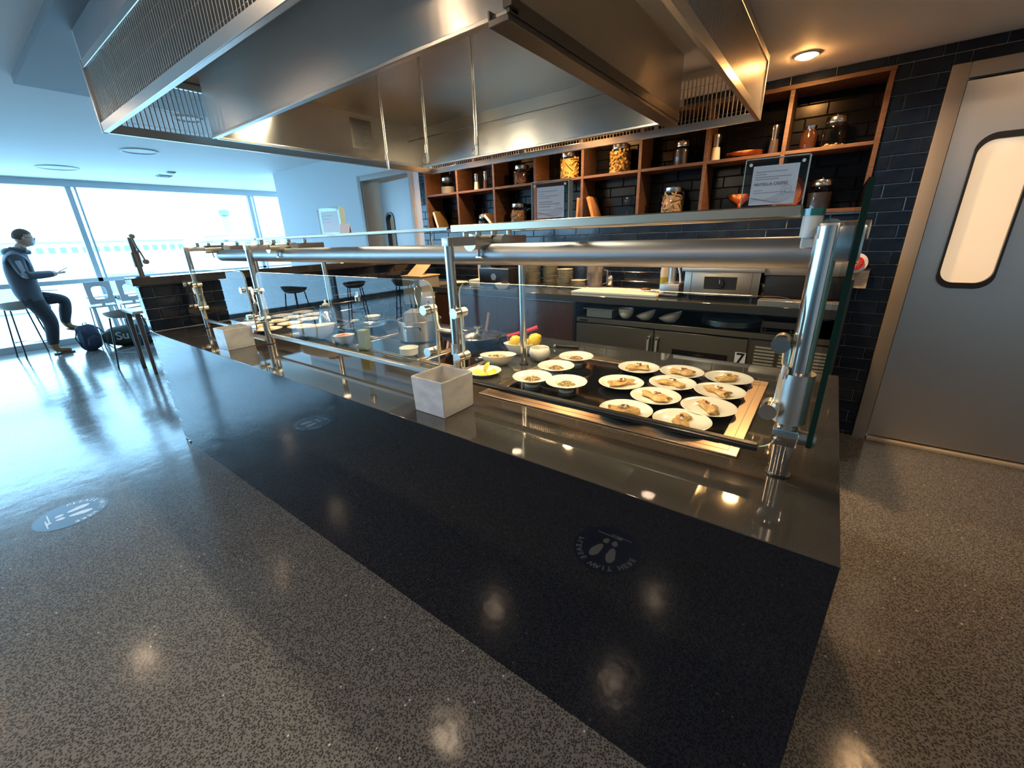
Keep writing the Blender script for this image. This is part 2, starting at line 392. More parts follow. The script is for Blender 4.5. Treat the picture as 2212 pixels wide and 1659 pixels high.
pts = leaf(lf, .80, 2.2, .04, .60, 1.42, .20, .80, .09, MD); lf.obj('door_leaf', mat('pale_door', (.55, .58, .58), .35), d2)
q = G(); gasket(q, pts, -.01, .05, .02, .60, 1.42, MD); q.obj('gasket', M_BLACK, d2)
q = G(); vs = [q.bm.verts.new(MD @ Vector((x, .02, z))) for x, z in pts]; q.face(vs); q.obj('pane', M_PANE, d2, flat=True)
G().box(-4.52, -4.39, YW+.10, YW+.15, 2.08, 2.18, .004).obj('door_closer', M_WHITEPL, d2)
# steel door at the right
d1 = senm('door_1')
g = G(); FR = mat('frame_paint', (.30, .27, .225), .45)
g.box(.25, .325, YW-.03, YW+.12, 0, 2.29, .004); g.box(1.20, 1.275, YW-.03, YW+.12, 0, 2.29, .004); g.box(.325, 1.20, YW-.03, YW+.12, 2.215, 2.29, .004)
g.obj('door_frame', FR, d1)
MD1 = T(.33, YW-.005, .035)
g = G(); pts1 = leaf(g, .865, 2.17, .045, .235, 1.475, .235, .80, .075, MD1); g.obj('door_leaf', M_DOOR, d1)
q = G(); gasket(q, pts1, -.012, .05, .022, .235, 1.475, MD1); q.obj('gasket', M_BLACK, d1)
q = G(); vs = [q.bm.verts.new(MD1 @ Vector((x, .012, z))) for x, z in pts1]; q.face(vs); q.obj('pane', mat('self_glowing_pane', (.8, .68, .52), .12, emit=(1, .72, .44), es=.42), d1, flat=True)  # glow put into the pane, standing in for the lit room beyond
struct(G().box(.33, 1.25, YW-.035, YW+.1, 0, .022, .004).obj('trim_3', mat('threshold', (.55, .48, .38), .4)))
struct(G().box(.33, 1.25, YW+.12, YW+.2, 0, 2.3).obj('trim_4', M_BLACK))
# lamps recessed in the ceilings
def downlight(x, y, z, label, grp, m):
    t = thing('downlight', label, 'downlight', (x, y, z), 0, grp)
    G().lathe([(.048, .004), (.062, .004), (.064, -.004), (.058, -.008), (.048, -.004), (.048, .004)], 24).obj('trim_ring', M_WHITEPL, t)
    G().lathe([(0, -.001), (.046, -.001), (.046, -.010), (.034, -.018), (0, -.022)], 24).obj('lens', m, t); return t
for i, (x, y) in enumerate(KITCHEN_LAMPS):
    l = ['recessed warm downlight between hood and wall, nearest the doorway', 'recessed warm downlight between hood and wall, above the pasta jars', 'glowing round downlight in the ceiling above the right end of the shelves', 'recessed warm downlight in front of the steel door'][i]
    downlight(x, y, CZ, l, 'kitchen ceiling downlights', M_LAMP if i < 3 else mat('lamp_glow_dim', (1, .8, .5), .5, emit=(1, .6, .3), es=25))
LL = ['left of the counter front', 'above the counter front middle', 'behind the camera, over the middle', 'behind the camera, over the right', 'farthest behind the camera', 'left, second row', 'closest to the windows', 'added to brighten the right side, above the floor', 'added to brighten the right side, far corner']
for (x, y), l in zip(LOUNGE_LAMPS, LL): downlight(x, y, 2.575, 'small recessed lounge downlight, '+l, 'lounge ceiling downlights', mat('lounge_lamp_glow', (1, .8, .5), .5, emit=(1, .65, .36), es=22))
def ring_fitting(x, y, r, label):  # round recessed lights and a ring in the ceiling, modelled unlit
    t = thing('ceiling_disc', label, 'speaker', (x, y, 2.575), 0, None)
    G().lathe([(0, -.004), (r*.9, -.004), (r*.93, -.012), (r, -.012), (r, 0), (0, 0)], 32).obj('fitting_face', mat('ceiling_fitting', (.66, .68, .69), .5), t)
ring_fitting(-6.9, 1.02, .18, 'round white ceiling disc nearest the hood corner')
ring_fitting(-8.85, .58, .22, 'round white ceiling disc close to the windows')
ring_fitting(-4.98, .93, .11, 'round ring in the ceiling seen through the hood screen')
for x, y, s, l in ((-8.9, 1.78, .09, 'small square ceiling vent near the windows'), (-8.42, 1.74, .05, 'tiny square ceiling sensor beside the square vent')):
    t = thing('ceiling_vent', l, 'vent', (x, y, 2.575))
    G().box(-s, s, -s, s, -.012, 0, .003).obj('frame', mat('vent_grey', (.35, .38, .40), .5), t)
    q = G()
    for i in range(5): q.box(-s*.85, s*.85, -s*.8+i*s*.38, -s*.8+i*s*.38+s*.12, -.02, -.012)
    q.obj('slat', M_BULK, t, flat=True)
# outside: apron, far terminal
ap = struct(G().box(-400, -10.6, -260, 330, -4.2, -4.0).obj('floor_apron', mat('apron_concrete', (.55, .56, .56), .8), flat=True))
def far_building(x, y0, y1, h, d, label, n, tone):
    t = thing('terminal_building', label, 'building', (x, (y0+y1)/2, -4.0), 0, 'far airport buildings')
    w = (y1-y0)/2
    G().box(-d, 0, -w, w, 0, h).obj('wall', mat('far_wall'+str(tone), (tone, tone*1.02, tone*1.05), .8), t, flat=True)
    G().box(-d-.5, .8, -w-.8, w+.8, h, h+.6).obj('roof', mat('far_roof', (.45, .5, .52), .8), t, flat=True)
    for i in range(n):
        yy = -w+(i+.5)*2*w/n
        G().box(0, .25, yy-w/n*.5, yy+w/n*.5, h*.66, h*.82).obj('window', mat('far_window', (.16, .24, .30), .3), t, flat=True)
far_building(-150, -40, -5, 7.5, 20, 'long pale terminal building beyond the windows, left of the tower', 16, .55)
far_building(-165, 0, 48, 8, 25, 'long pale terminal building beyond the windows, directly left of the mullion', 22, .50)
far_building(-140, 52, 78, 8.5, 20, 'low pale hangar beyond the windows, right of the tower', 9, .6)
t = thing('control_tower', 'slender pale control tower on the horizon beyond the windows', 'tower', (-185, 69, -4))
G().cyl((0, 0, 0), (0, 0, 16), 1.6, 12, 1.3).obj('shaft', mat('tower_wall', (.35, .40, .42), .8), t)
G().lathe([(0, 16), (1.7, 16.2), (1.9, 18), (1.6, 18.4), (0, 18.6)], 10).obj('cab', mat('far_window'), t)
for k, (x, y, c) in enumerate([(-62, 2, (.3, .35, .4)), (-66, 13, (.25, .35, .45)), (-70, 22, (.4, .42, .45)), (-60, -8, (.3, .3, .33))]):
    t = thing('service_truck', ['grey service truck parked far out left of the mullion', 'blue service truck parked far out beside the mullion', 'pale service truck parked far out to the right', 'dark service truck at the left window edge'][k], 'truck', (x, y, -4))
    G().box(-1.2, 1.2, -3, 1.6, .6, 3.0, .1).obj('box_body', mat('truck%d' % k, c, .5), t)
    G().box(-1.1, 1.1, 1.7, 3.2, .6, 2.3, .2).obj('cab', M_WHITEPL, t)
    for sx in (-1, 1):
        for yy in (-2, 2.3): G().cyl((sx*.9, yy, .5), (sx*1.25, yy, .5), .5, 14).obj('wheel', M_BLACK, t)
# ------------------------------------------------------------------ exhaust hood
HX0, HX1, HY0, HY1, HZ0, HZ1 = -3.37, -.60, -.055, 2.33, 2.075, 2.395
hd = thing('exhaust_hood', 'large stainless exhaust hood with a wire mesh screen hanging from the ceiling over the counter', 'hood', (0, 0, 0))
def screen(x0, y0, x1, y1, nm):
    L = math.hypot(x1-x0, y1-y0); ux, uy = (x1-x0)/L, (y1-y0)/L; g = G(); p = .0245; n = int(L/p)
    for i in range(n+1):
        d = (L-n*p)/2+i*p; x, y = x0+ux*d, y0+uy*d; w = .0028; dd = .0045
        pts = [(x+ux*a-uy*b, y+uy*a+ux*b, HZ0+.03) for a, b in ((-w, -dd), (w, -dd), (w, dd), (-w, dd))]
        g.poly(pts, (0, 0, HZ1-HZ0-.06))
    m = int((HZ1-HZ0-.08)/.0125)
    for j in (range(m+1) if nm == 'r' else range(2, m, 7)):
        z = HZ0+.04+j*.0125; w = .0009
        pts = [(x0+ux*0-uy*a, y0+uy*0+ux*a, z+b) for a, b in ((-w, -w), (w, -w), (w, w), (-w, w))]
        g.poly(pts, (x1-x0, y1-y0, 0))
    o = g.obj('wire_mesh', M_WIRE, hd, flat=True); o['kind'] = 'stuff'
screen(HX0, HY0, HX1, HY0, 'f'); screen(HX1, HY0, HX1, HY1, 'r'); screen(HX0, HY1, HX1, HY1, 'b'); screen(HX0, HY0, HX0, HY1, 'l')
def rail(x0, x1, y0, y1, z0, z1, nm='frame_rail', m=None): return G().box(x0, x1, y0, y1, z0, z1, .002, seg=1).obj(nm, m or M_SATIN, hd)
w = .012
for z0, z1 in ((HZ0, HZ0+.045), (HZ1-.035, HZ1)):
    rail(HX0-w, HX1+w, HY0-w, HY0+w, z0, z1); rail(HX0-w, HX1+w, HY1-w, HY1+w, z0, z1)
    rail(HX0-w, HX0+w, HY0+w, HY1-w, z0, z1); rail(HX1-w, HX1+w, HY0+w, HY1-w, z0, z1)
for x in (HX0, HX1):
    for y in (HY0, HY1): rail(x-.014, x+.014, y-.014, y+.014, HZ0, HZ1, 'corner_post')
for x in (-2.83, -2.29, -1.75, -1.2): rail(x-.012, x+.012, HY1-.010, HY1+.014, HZ0+.04, HZ1-.03, 'stile')
rail(HX0, -.60, HY0-.004, HY0+.01, HZ1, 2.53, 'upper_fascia', M_BULK)
rail(HX0-.004, HX0+.01, HY0+.01, 1.2, HZ1, 2.53, 'upper_fascia', M_BULK)
# inner canopy
IX0, IX1, IY0, IY1, IZ = -3.17, -.97, .385, 2.03, 2.09
def panel(*b): return G().box(*b).obj('canopy_panel', M_STEELD, hd, flat=True)
t_ = .012
panel(IX0, IX1, IY0, IY0+t_, IZ, CZ); panel(IX0, IX1, IY1-t_, IY1, IZ, CZ)
panel(IX0, IX0+t_, IY0+t_, IY1-t_, IZ, CZ); panel(IX1-t_, IX1, IY0+t_, IY1-t_, IZ, CZ)
G().box(IX0+t_, IX1-t_, IY0+t_, IY1-t_, CZ-.02, CZ-.001).obj('canopy_top', mat('canopy_top_steel', (.50, .46, .40), .35, 1), hd, flat=True)
g = G()
for a in ((IX0-.004, IX1+.004, IY0-.006, IY0+.022), (IX0-.004, IX1+.004, IY1-.02, IY1+.006)): g.box(a[0], a[1], a[2], a[3], IZ-.010, IZ+.004, .002, seg=1)
g.box(IX0-.006, IX0+.02, IY0, IY1, IZ-.010, IZ+.004, .002, seg=1); g.obj('bottom_lip', M_SATIN, hd)
g = G(); x0 = IX1-.075
g.box(x0, IX1, IY0-.02, IY1, IZ-.03, IZ-.012, .002, seg=1); g.box(x0, x0+.006, IY0-.02, IY1, IZ-.012, IZ+.01); g.box(IX1-.006, IX1+.004, IY0-.02, IY1, IZ-.012, IZ+.03)
g.obj('grease_gutter', M_DARKSTEEL, hd)
G().box(-.985, -.955, .36, .40, IZ, CZ).obj('corner_joint', M_DARKSTEEL, hd)
G().box(IX0+t_, IX1-t_, 1.9, 1.915, 2.27, 2.274).obj('seam', M_DARKSTEEL, hd)
for x in (-2.95, -1.35):
    G().box(x-.17, x+.17, .68, .82, 2.345, 2.375, .008).obj('lamp_housing', M_SATIN, hd)
    G().box(x-.14, x+.14, .71, .79, 2.337, 2.345, .003).obj('lamp_lens', M_LAMPW, hd)
for i, (x, zb) in enumerate(((-2.37, 1.93), (-2.02, 1.925), (-1.655, 1.915))):
    y = 1.0
    g = G(); g.cyl((x-.006, y, zb+.02), (x-.006, y, CZ-.02), .004, 8); g.cyl((x+.008, y, zb+.03), (x+.008, y, CZ-.02), .0035, 8); g.obj('hanging_rod', M_CHROME, hd)
    g = G(); g.cyl((x, y, zb+.005), (x, y, zb+.045), .012, 12); g.cyl((x-.004, y, zb-.045), (x-.004, y, zb+.005), .0045, 8); g.cyl((x+.007, y, zb-.04), (x+.007, y, zb+.005), .0045, 8); g.obj('rod_clip', M_CHROME, hd)
    if i: G().tube([(x-.008-.02*math.sin(a)-.005, y, zb-.035-.018*math.cos(a)+.01) for a in [k*PI/6 for k in range(-1, 7)]], .0018, 6).obj('hook', M_CHROME, hd)
nt_ = thing('notice_sheet', 'tall laminated notice stuck inside the hood, beside the hanging rods', 'notice', (IX0+t_+.001, 1.42, 2.25))
G().box(0, .002, -.09, .09, -.10, .10).obj('sheet', mat('laminated_sheet', (.50, .46, .38), .4), nt_, flat=True)
g = G()
for i in range(16): g.box(.0022, .0028, -.075, -.075+random.uniform(.08, .145), .085-i*.011, .088-i*.011)
g.obj('print', M_PRINT, nt_, flat=True)

# ------------------------------------------------------------------ island counter and low wall
CT = .9
co = thing('serving_counter', 'long dark polished serving counter with a glossy black front', 'counter', (0, 0, 0))
G().box(-4.03, 0, 0, 1.245, .8965, CT, .0008, seg=1).obj('countertop', M_COUNTER, co)
G().box(-4.03, -.0, .0003, .02, .0, .8965).obj('front_panel', M_FRONT, co, flat=True)
G().box(-.02, -.0003, .02, 1.24, 0, .8965).obj('side_panel', M_FRONT, co, flat=True)
G().box(-4.02, -.03, .03, 1.2, .0, .86).obj('carcass', M_BLACK, co, flat=True)
G().box(-4.03, -4.0, -.006, .0, 0, .012).obj('floor_trim', M_CHROME, co)
lw = thing('tiled_half_wall', 'black tiled half wall with a thick dark cap closing the left end of the kitchen', 'wall')
G().box(-4.122, -4.038, .012, YW, 0, 1.235).obj('core', M_GROUT, lw, flat=True)
G().box(-4.17, -3.99, -.03, YW-.002, 1.235, 1.29, .004, seg=1).obj('cap', M_COUNTER, lw)
tiles(lw, .01, 1.25, .905, 1.235, -4.038, rotz=PI/2); tiles(lw, 1.25, YW-.005, .0, 1.235, -4.038, rotz=PI/2)
tiles(lw, -4.128, -4.034, .0, 1.235, .012, off=-.04)
# hot plates set into the top
BRZ = mat('hotplate_frame', (.62, .50, .38), .28, 1)
def hotplate(x0, x1, y0, y1, label, fw=.055, grp=None, zt=.006):
    t = thing('hot_plate', label, 'hot plate', ((x0+x1)/2, (y0+y1)/2, CT), 0, grp)
    a, b = (x1-x0)/2, (y1-y0)/2; g = G()
    g.box(-a, a, -b, -b+fw, 0, zt, .0015, seg=1); g.box(-a, a, b-fw, b, 0, zt, .0015, seg=1); g.box(-a, -a+fw, -b+fw, b-fw, 0, zt, .0015, seg=1); g.box(a-fw, a, -b+fw, b-fw, 0, zt, .0015, seg=1)
    g.obj('frame', BRZ, t)
    c, d = a-fw*.45, b-fw*.45; g = G()
    for q in ((-c, c, -d, -d+.002), (-c, c, d-.002, d), (-c, -c+.002, -d, d), (c-.002, c, -d, d)): g.box(q[0], q[1], q[2], q[3], zt, zt+.0006)
    g.obj('groove', M_DARKSTEEL, t, flat=True)
    G().box(-a+fw*.9, a-fw*.9, -b+fw*.9, b-fw*.9, .0005, zt*.7).obj('glass_plate', M_GLASSBLK, t, flat=True)
    return t
hotplate(-1.13, -.22, .312, 1.005, 'large framed hot plate under the crepe plates at the right end')
hotplate(-3.86, -2.95, .312, 1.005, 'large framed hot plate under the far left cluster of plates')
hotplate(-2.30, -1.70, .50, 1.17, 'framed black cooktop beneath the steel pot', .03)
hotplate(-1.695, -1.37, .50, 1.17, 'narrow framed black cooktop beneath the lidded pan', .03)
hotplate(-2.90, -2.31, .72, 1.17, 'framed black cooktop beneath the wide shallow pan', .03)

# ------------------------------------------------------------------ food guard
fg = thing('food_guard', 'steel and glass food guard with posts, clamps and a long round canopy above the counter', 'food guard')
PX = [-.125, -1.205, -2.82, -3.83]; FY, RY_ = .289, .732
for i, x in enumerate(PX):
    r = .0225 if i == 0 else .018
    G().cyl((x, FY, CT), (x, FY, 1.478), r, 24).obj('post', M_CHROME, fg)
    G().lathe([(r, 0), (r+.006, 0), (r+.006, .004), (r, .006)], 24, (x, FY, CT)).obj('post_collar', M_BLACK, fg)
    if i:
        G().cyl((x, RY_, CT), (x, RY_, 1.478), .016, 20).obj('post', M_CHROME, fg)
        G().lathe([(.016, 0), (.022, 0), (.022, .004), (.016, .005)], 24, (x, RY_, CT)).obj('post_collar', M_BLACK, fg)
    G().box(x-.017, x+.017, FY-.018, RY_+.018, 1.452, 1.484, .004).obj('arm', M_SATIN, fg)
    g = G(); yk = FY+.19
    g.cyl((x, yk-.075, 1.462), (x, yk+.045, 1.462), .027, 20); g.cyl((x, yk-.080, 1.462), (x, yk-.075, 1.462), .031, 20); g.obj('arm_sleeve', M_SATIN, fg)
    g = G(); g.cyl((x-.0, yk+.055, 1.466), (x+.075, yk+.045, 1.466), .022, 20); g.obj('knob', M_SATIN, fg)
    g = G(); g.cyl((x, yk-.03, 1.435), (x, yk-.03, 1.41), .006, 8); g.box(x-.018, x+.018, yk-.034, yk-.026, 1.402, 1.412, .003, seg=1); g.obj('wing_screw', M_CHROME, fg)
    if i:
        for yy in (.36, .43, .52, .62): G().cyl((x+.02, yy, 1.484), (x+.02, yy, 1.506), .011, 14).obj('standoff', M_SATIN, fg)
# canopy tube with the food lamps below
g = G(); g.cyl((-3.80, .5, 1.415), (-.135, .5, 1.415), .040, 32); g.obj('canopy_tube', mat('satin_grey_steel', (.42, .42, .42), .45, 1), fg)
for x in (-3.80, -.135): G().ball((x, .5, 1.415), .040, 20, 10, .35).obj('tube_end', M_SATIN, fg)
# front glass
def glass_panel(x0, x1, y, z0, z1, rad=.045, th=.008):
    n = 6; pts = []
    for qx, qz, a0 in ((1, 1, 0), (-1, 1, PI/2), (-1, -1, PI), (1, -1, 1.5*PI)):
        for i in range(n+1):
            a = a0+i/n*PI/2; pts.append(((x0+x1)/2+qx*((x1-x0)/2-rad)+math.cos(a)*rad, (z0+z1)/2+qz*((z1-z0)/2-rad)+math.sin(a)*rad))
    g = G()
    a = [g.bm.verts.new((x, y, z)) for x, z in pts]; b = [g.bm.verts.new((x, y+th, z)) for x, z in pts]
    g.face(a[::-1]); g.face(b); g.mi = 1; g.bridge(a, b)
    o = g.obj('glass_panel', [M_GLASS, M_EDGEL], fg, flat=True)
    return o
GP = [(-1.15, -.140, .970, 1.335), (-2.745, -1.285, .970, 1.335), (-3.775, -2.90, .970, 1.335)]
for x0, x1, z0, z1 in GP:
    glass_panel(x0, x1, .262, z0, z1)
    g = G(); g.box(x0+.03, x1-.035, .256, .276, z0-.010, z0+.008, .002, seg=1); g.obj('bottom_channel', M_BLACK if x0 > -1.2 else M_SATIN, fg)
    if x0 > -1.2: G().box(x0+.03, x1-.035, .2545, .2558, z0+.002, z0+.005).obj('channel_trim', M_CHROME, fg)
def clamp_set(x, px, s, zt=1.235, zb=1.075):
    for z in (zt, zb): G().cyl((x, .238, z), (x, .262, z), .0185, 20).obj('glass_disc', M_CHROME, fg)
    g = G()
    for z in (zt, zb): g.cyl((x, .27, z), (x, .30, z), .0165, 20)
    g.tube([(x, .29, zt), (x+s*.012, .292, zt-.015), (x+s*.014, .292, (zt+zb)/2+.03), (x+s*.03, .292, (zt+zb)/2), (px, .292, (zt+zb)/2)], .009, 8)
    g.tube([(x, .29, zb), (x+s*.012, .292, zb+.015), (x+s*.014, .292, (zt+zb)/2)], .008, 8)
    g.obj('bracket', M_SATIN, fg)
for i, x in enumerate(PX):
    if i == 0: clamp_set(x-.042, x, 1)
    else: clamp_set(x-.115, x, 1, 1.225, 1.06); clamp_set(x+.045 if i < 3 else x+.08, x, -1, 1.225, 1.06)
    if i == 0: G().cyl((x, FY, 1.045), (x, FY, 1.165), .034, 28).obj('height_sleeve', M_SATIN, fg)
    else: G().cyl((x, FY, 1.06), (x, FY, 1.10), .0235, 20).obj('height_sleeve', M_SATIN, fg)
g = G(); g.cyl((-.150, .262, 1.17), (-.150, .29, 1.17), .008, 12); g.box(-.157, -.149, .255, .262, 1.152, 1.186, .003, seg=1); g.obj('wing_screw', M_WHITEPL, fg)
# end glass at the right with its clamp
G().box(-.082, -.072, .26, .80, 1.0, 1.56).obj('end_glass', [thin_glass('green_glass', (.50, .66, .60))], fg, flat=True)
G().box(-.0825, -.0715, .2545, .26, 1.0, 1.56).obj('end_glass_edge', mat('dark_green_edge', (.004, .022, .015), .35, spec=.2), fg, flat=True)
g = G(); g.box(-.152, -.098, .265, .318, .985, 1.03, .006); g.cyl((-.10, .289, 1.008), (-.065, .289, 1.008), .018, 16); g.obj('end_clamp', M_CHROME, fg)
g = G(); g.box(-.112, -.066, .275, .33, 1.41, 1.478, .004); g.obj('end_clamp', M_CHROME, fg)
# top shelves
G().box(-1.24, -.18, .35, .67, 1.514, 1.522).obj('shelf_glass', [M_ACRYL], fg, flat=True)
g = G(); g.box(-1.24, -.18, .338, .352, 1.498, 1.524, .003, seg=1); g.box(-1.24, -.18, .668, .682, 1.498, 1.524, .003, seg=1); g.obj('shelf_rail', mat('warm_steel', (.55, .46, .35), .3, 1), fg)
for x0, x1 in ((-2.83, -1.27), (-3.84, -2.86)):
    G().box(x0, x1, .36, .67, 1.508, 1.518).obj('shelf_glass', [M_ACRYL], fg, flat=True)
    g = G(); g.box(x0, x1, .353, .36, 1.506, 1.519, .002, seg=1); g.obj('shelf_edge', M_EDGEL, fg)
g = G(); g.cyl((-.158, .35, 1.455), (-.158, .35, 1.50), .019, 20); g.obj('shelf_knob', M_WHITEPL, fg)
g = G(); g.cyl((-.158, .35, 1.50), (-.158, .35, 1.514), .021, 20); g.obj('shelf_washer', M_EDGE, fg)
g = G(); g.box(-.172, -.144, .34, .36, 1.432, 1.456, .003, seg=1); g.obj('shelf_bracket', M_WHITEPL, fg)
# far-left clamp post standing on the half wall
cp = thing('clamp_post', 'short steel clamp post standing on the front end of the tiled half wall', 'post', (-4.08, .055, 1.29))
G().lathe([(0, 0), (.045, 0), (.045, .006), (.012, .012), (0, .012)], 20).obj('base', M_DARKSTEEL, cp)
G().cyl((0, 0, .01), (0, 0, .27), .016, 16).obj('post', M_DARKSTEEL, cp)
G().cyl((0, 0, .07), (0, 0, .17), .024, 16).obj('sleeve', M_DARKSTEEL, cp)
g = G(); g.tube([(.05, 0, .27), (.05, .01, .20), (.055, .02, .17), (.07, .03, .11)], .006, 8); g.cyl((.045, 0, .275), (.075, 0, .275), .016, 12); g.cyl((.06, .03, .105), (.09, .03, .105), .016, 12); g.cyl((.0, .01, .175), (.06, .01, .175), .008, 8); g.obj('clamp', M_DARKSTEEL, cp)

# ------------------------------------------------------------------ sign holders on the guard's shelf
def sign(x, y, z, w, h, rz, label, lines, dark=True, depth=.03, wave=True):
    t = thing('sign_holder', label, 'sign', (x, y, z), rz)
    g = G(); g.box(-w/2, w/2, -.004, .0, 0, h); g.obj('front_plate', [M_ACRYL], t, flat=True)
    g = G(); g.box(-w/2, w/2, .004, .007, 0, h); g.obj('back_plate', [M_ACRYL], t, flat=True)
    g = G(); g.box(w/2, w/2+.003, -.004, depth, 0, h); g.box(-w/2-.002, -w/2, -.004, .007, 0, h); g.box(-w/2, w/2, -.004, .007, h, h+.002); g.obj('plate_edge', M_EDGEL, t, flat=True)
    a, b = w*.37, h*.40
    G().box(-a, a, .0005, .0025, h*.47-b*.95, h*.47+b).obj('card', M_PAPER, t, flat=True)
    g = G()
    for x_ in (-w/2+.011, w/2-.011): g.cyl((x_, -.006, h-.012), (x_, -.004, h-.012), .004, 12)
    g.obj('screw_cap', M_WHITEPL, t)
    g = G()
    for L_, yy, sz in [(q[0], q[1], q[2]) for q in lines if not isinstance(q[0], str)]: g.box(-a*.86, -a*.86+a*1.72*L_, -.0004, .0004, h*.47+yy*b-sz*.18, h*.47+yy*b+sz*.18)
    g.obj('print_line', mat('faded_print', (.42, .43, .50), .7), t, flat=True)
    for s_, yy, sz, bold in [q for q in lines if isinstance(q[0], str)]:
        me = text_mesh(s_, sz, .0002, bold); xs = [v.co.x for v in me.vertices]; mn = min(xs) if xs else 0
        me.transform(T(-a*.86, -.0003, h*.47+yy*b) @ RX(PI/2) @ T(-mn, 0, 0)); me.materials.clear(); me.materials.append(M_PRINT)
        o = bpy.data.objects.new('lettering', me); C.objects.link(o); o.parent = t
    if wave:
        g = G()
        for k in range(5):
            pts = []
            for i in range(22):
                u = i/21; yy = -.80+.05*k+.10*math.sin(u*7+k*.7)+.30*max(0, u-.55)*(1+.2*k)
                pts.append((-a*.95+u*a*1.9, -.0003, h*.47+yy*b))
            g.tube(pts, .0004, 3)
        g.tube([(a*.62+math.cos(q*.5)*(.0015+q*.0006), -.0003, h*.47-b*.25+math.sin(q*.5)*(.0015+q*.0006)) for q in range(22)], .0004, 3)
        g.obj('wave_print', mat('blue_print', (.28, .32, .48), .6), t, flat=True)
    return t
sign(-.262, .52, 1.524, .135, .118, .10, 'clear acrylic sign holder with a white menu card at the right end of the shelf', [(.80, .70, .006, 0), (.28, .57, .006, 0), (.92, .44, .006, 0), (.62, .33, .006, 0), ('NUTELLA CREPES', .08, .0095, True), (.24, -.22, .005, 0), (.85, -.34, .005, 0)])
sign(-.915, .50, 1.524, .135, .125, .12, 'clear acrylic sign holder with a narrow white card near the shelf middle', [(.80, .72, .006, 0), (.26, .56, .005, 0), (.85, .42, .006, 0), (.50, .30, .005, 0), (.60, .06, .009, 0), (.90, -.08, .008, 0), (.50, -.24, .008, 0), (.58, -.45, .005, 0)])
sign(-2.31, .52, 1.519, .17, .135, .15, 'clear acrylic sign holder with a grey card toward the left end of the shelf', [(.7, .6, .006, 0), (.5, .3, .006, 0), (.6, .0, .006, 0)], wave=False)
cs = thing('card_holder', 'small white folded card beside the left sign holder', 'card', (-2.145, .50, 1.519), .1)
G().poly([(-.035, -.012, 0), (-.035, -.009, 0), (-.035, .001, .05), (-.035, -.001, .05)], (.07, 0, 0)).poly([(-.035, .012, 0), (-.035, .009, 0), (-.035, -.001, .05), (-.035, .001, .05)], (.07, 0, 0)).obj('card', M_PAPER, cs, flat=True)

# ------------------------------------------------------------------ resin boxes
def resin_box(x, y, s, h, label):
    t = thing('resin_box', label, 'box', (x, y, CT)); a = s/2; w = .006
    g = G(); O = [(-a, -a), (a, -a), (a, a), (-a, a)]; I = [(-a+w, -a+w), (a-w, -a+w), (a-w, a-w), (-a+w, a-w)]
    o0 = [g.bm.verts.new((p[0]*.96, p[1]*.96, 0)) for p in O]; o1 = [g.bm.verts.new((*p, h)) for p in O]
    i1 = [g.bm.verts.new((*p, h)) for p in I]; i0 = [g.bm.verts.new((p[0]*.96, p[1]*.96, w)) for p in I]
    g.face(o0[::-1]); g.bridge(o0, o1); g.bridge(o1, i1); g.bridge(i1, i0); g.face(i0)
    bmesh.ops.bevel(g.bm, geom=[e for e in g.bm.edges], offset=.0022, segments=2, affect='EDGES')
    g.obj('box_body', M_MARBLE, t)
    return t
resin_box(-1.148, .146, .155, .130, 'open square white resin box at the middle of the counter edge')
resin_box(-2.935, .145, .155, .122, 'open square white resin box at the far left of the counter edge')
t = thing('card_stack', 'small dark card lying in the nearer white resin box', 'card', (-1.143, .16, CT+.008)); G().box(-.04, .04, -.04, .04, 0, .035, .002, seg=1).obj('card', mat('dark_green_card', (.03, .035, .03), .5), t)

# ------------------------------------------------------------------ plates and food
def plate_mesh():
    r = .086; return [(0, .004), (.040, .004), (.058, .006), (.074, .013), (r, .019), (r+.001, .0205), (r-.002, .021), (.073, .0165), (.056, .0095), (.040, .0075), (0, .0075)]
def wide_bowl():
    return [(0, 0), (.030, 0), (.031, .004), (.030, .010), (.044, .028), (.060, .034), (.079, .038), (.080, .040), (.078, .0412), (.060, .037), (.044, .033), (.036, .022), (.026, .015), (0, .014)]
def mk(prof, name, label, cat, part, m=None):
    t = thing(name, label, cat); G().lathe(prof, 40).obj(part, m or M_CERAM, t); return t
plate0 = mk(plate_mesh(), 'plate', '', 'plate', 'dish')
bowl0 = mk(wide_bowl(), 'wide_rim_bowl', '', 'bowl', 'dish')
def crepe(x, y, z, rz, kind, label, L=.085):
    t = thing('crepe', label, 'crepe', (x, y, z), rz)
    g = G(); n = 14; ln = 11; prev = None
    for i in range(ln+1):
        u = i/ln; xx = (u-.5)*L; ends = math.sin(PI*min(1, max(0, u*.9+.05)))**.35
        ra = (.019+.004*math.sin(u*9+kind))*(.75+.35*ends); rb = (.0085+.003*math.sin(u*7+kind*2))*(.8+.3*ends)
        bend = .006*math.sin(u*5+kind)
        ring = []
        for k in range(n):
            a = 2*PI*k/n; rr = 1+.12*math.sin(3*a+kind+u*4)+(.12 if k == 2 else 0)
            ring.append(g.bm.verts.new((xx+.004*math.sin(a*2+kind)*(1 if i in (0, ln) else 0)*2, bend+math.cos(a)*ra*rr, .0095+math.sin(a)*rb*rr)))
        if prev: g.bridge(prev, ring)
        else: g.face(ring[::-1])
        prev = ring
    g.face(prev); g.obj('wrap', M_CREPE, t)
    g = G(); g.tube([(-L*.2+L*.4*i/6, .004*math.sin(i*1.7+kind), .0215+.001*math.sin(i*2)) for i in range(7)], .004, 6, radii=[.002, .005, .0065, .005, .007, .004, .002]); g.obj('cream', M_CREAM, t)
    g = G(); g.ball((.004, .002, .0245), .011, 10, 6, 1.4, .7, .28, .0008); g.ball((L*.44, .0, .010), .008, 8, 6, .6, 1.2, .7, .001); g.obj('sauce', M_SAUCE, t)
    return t
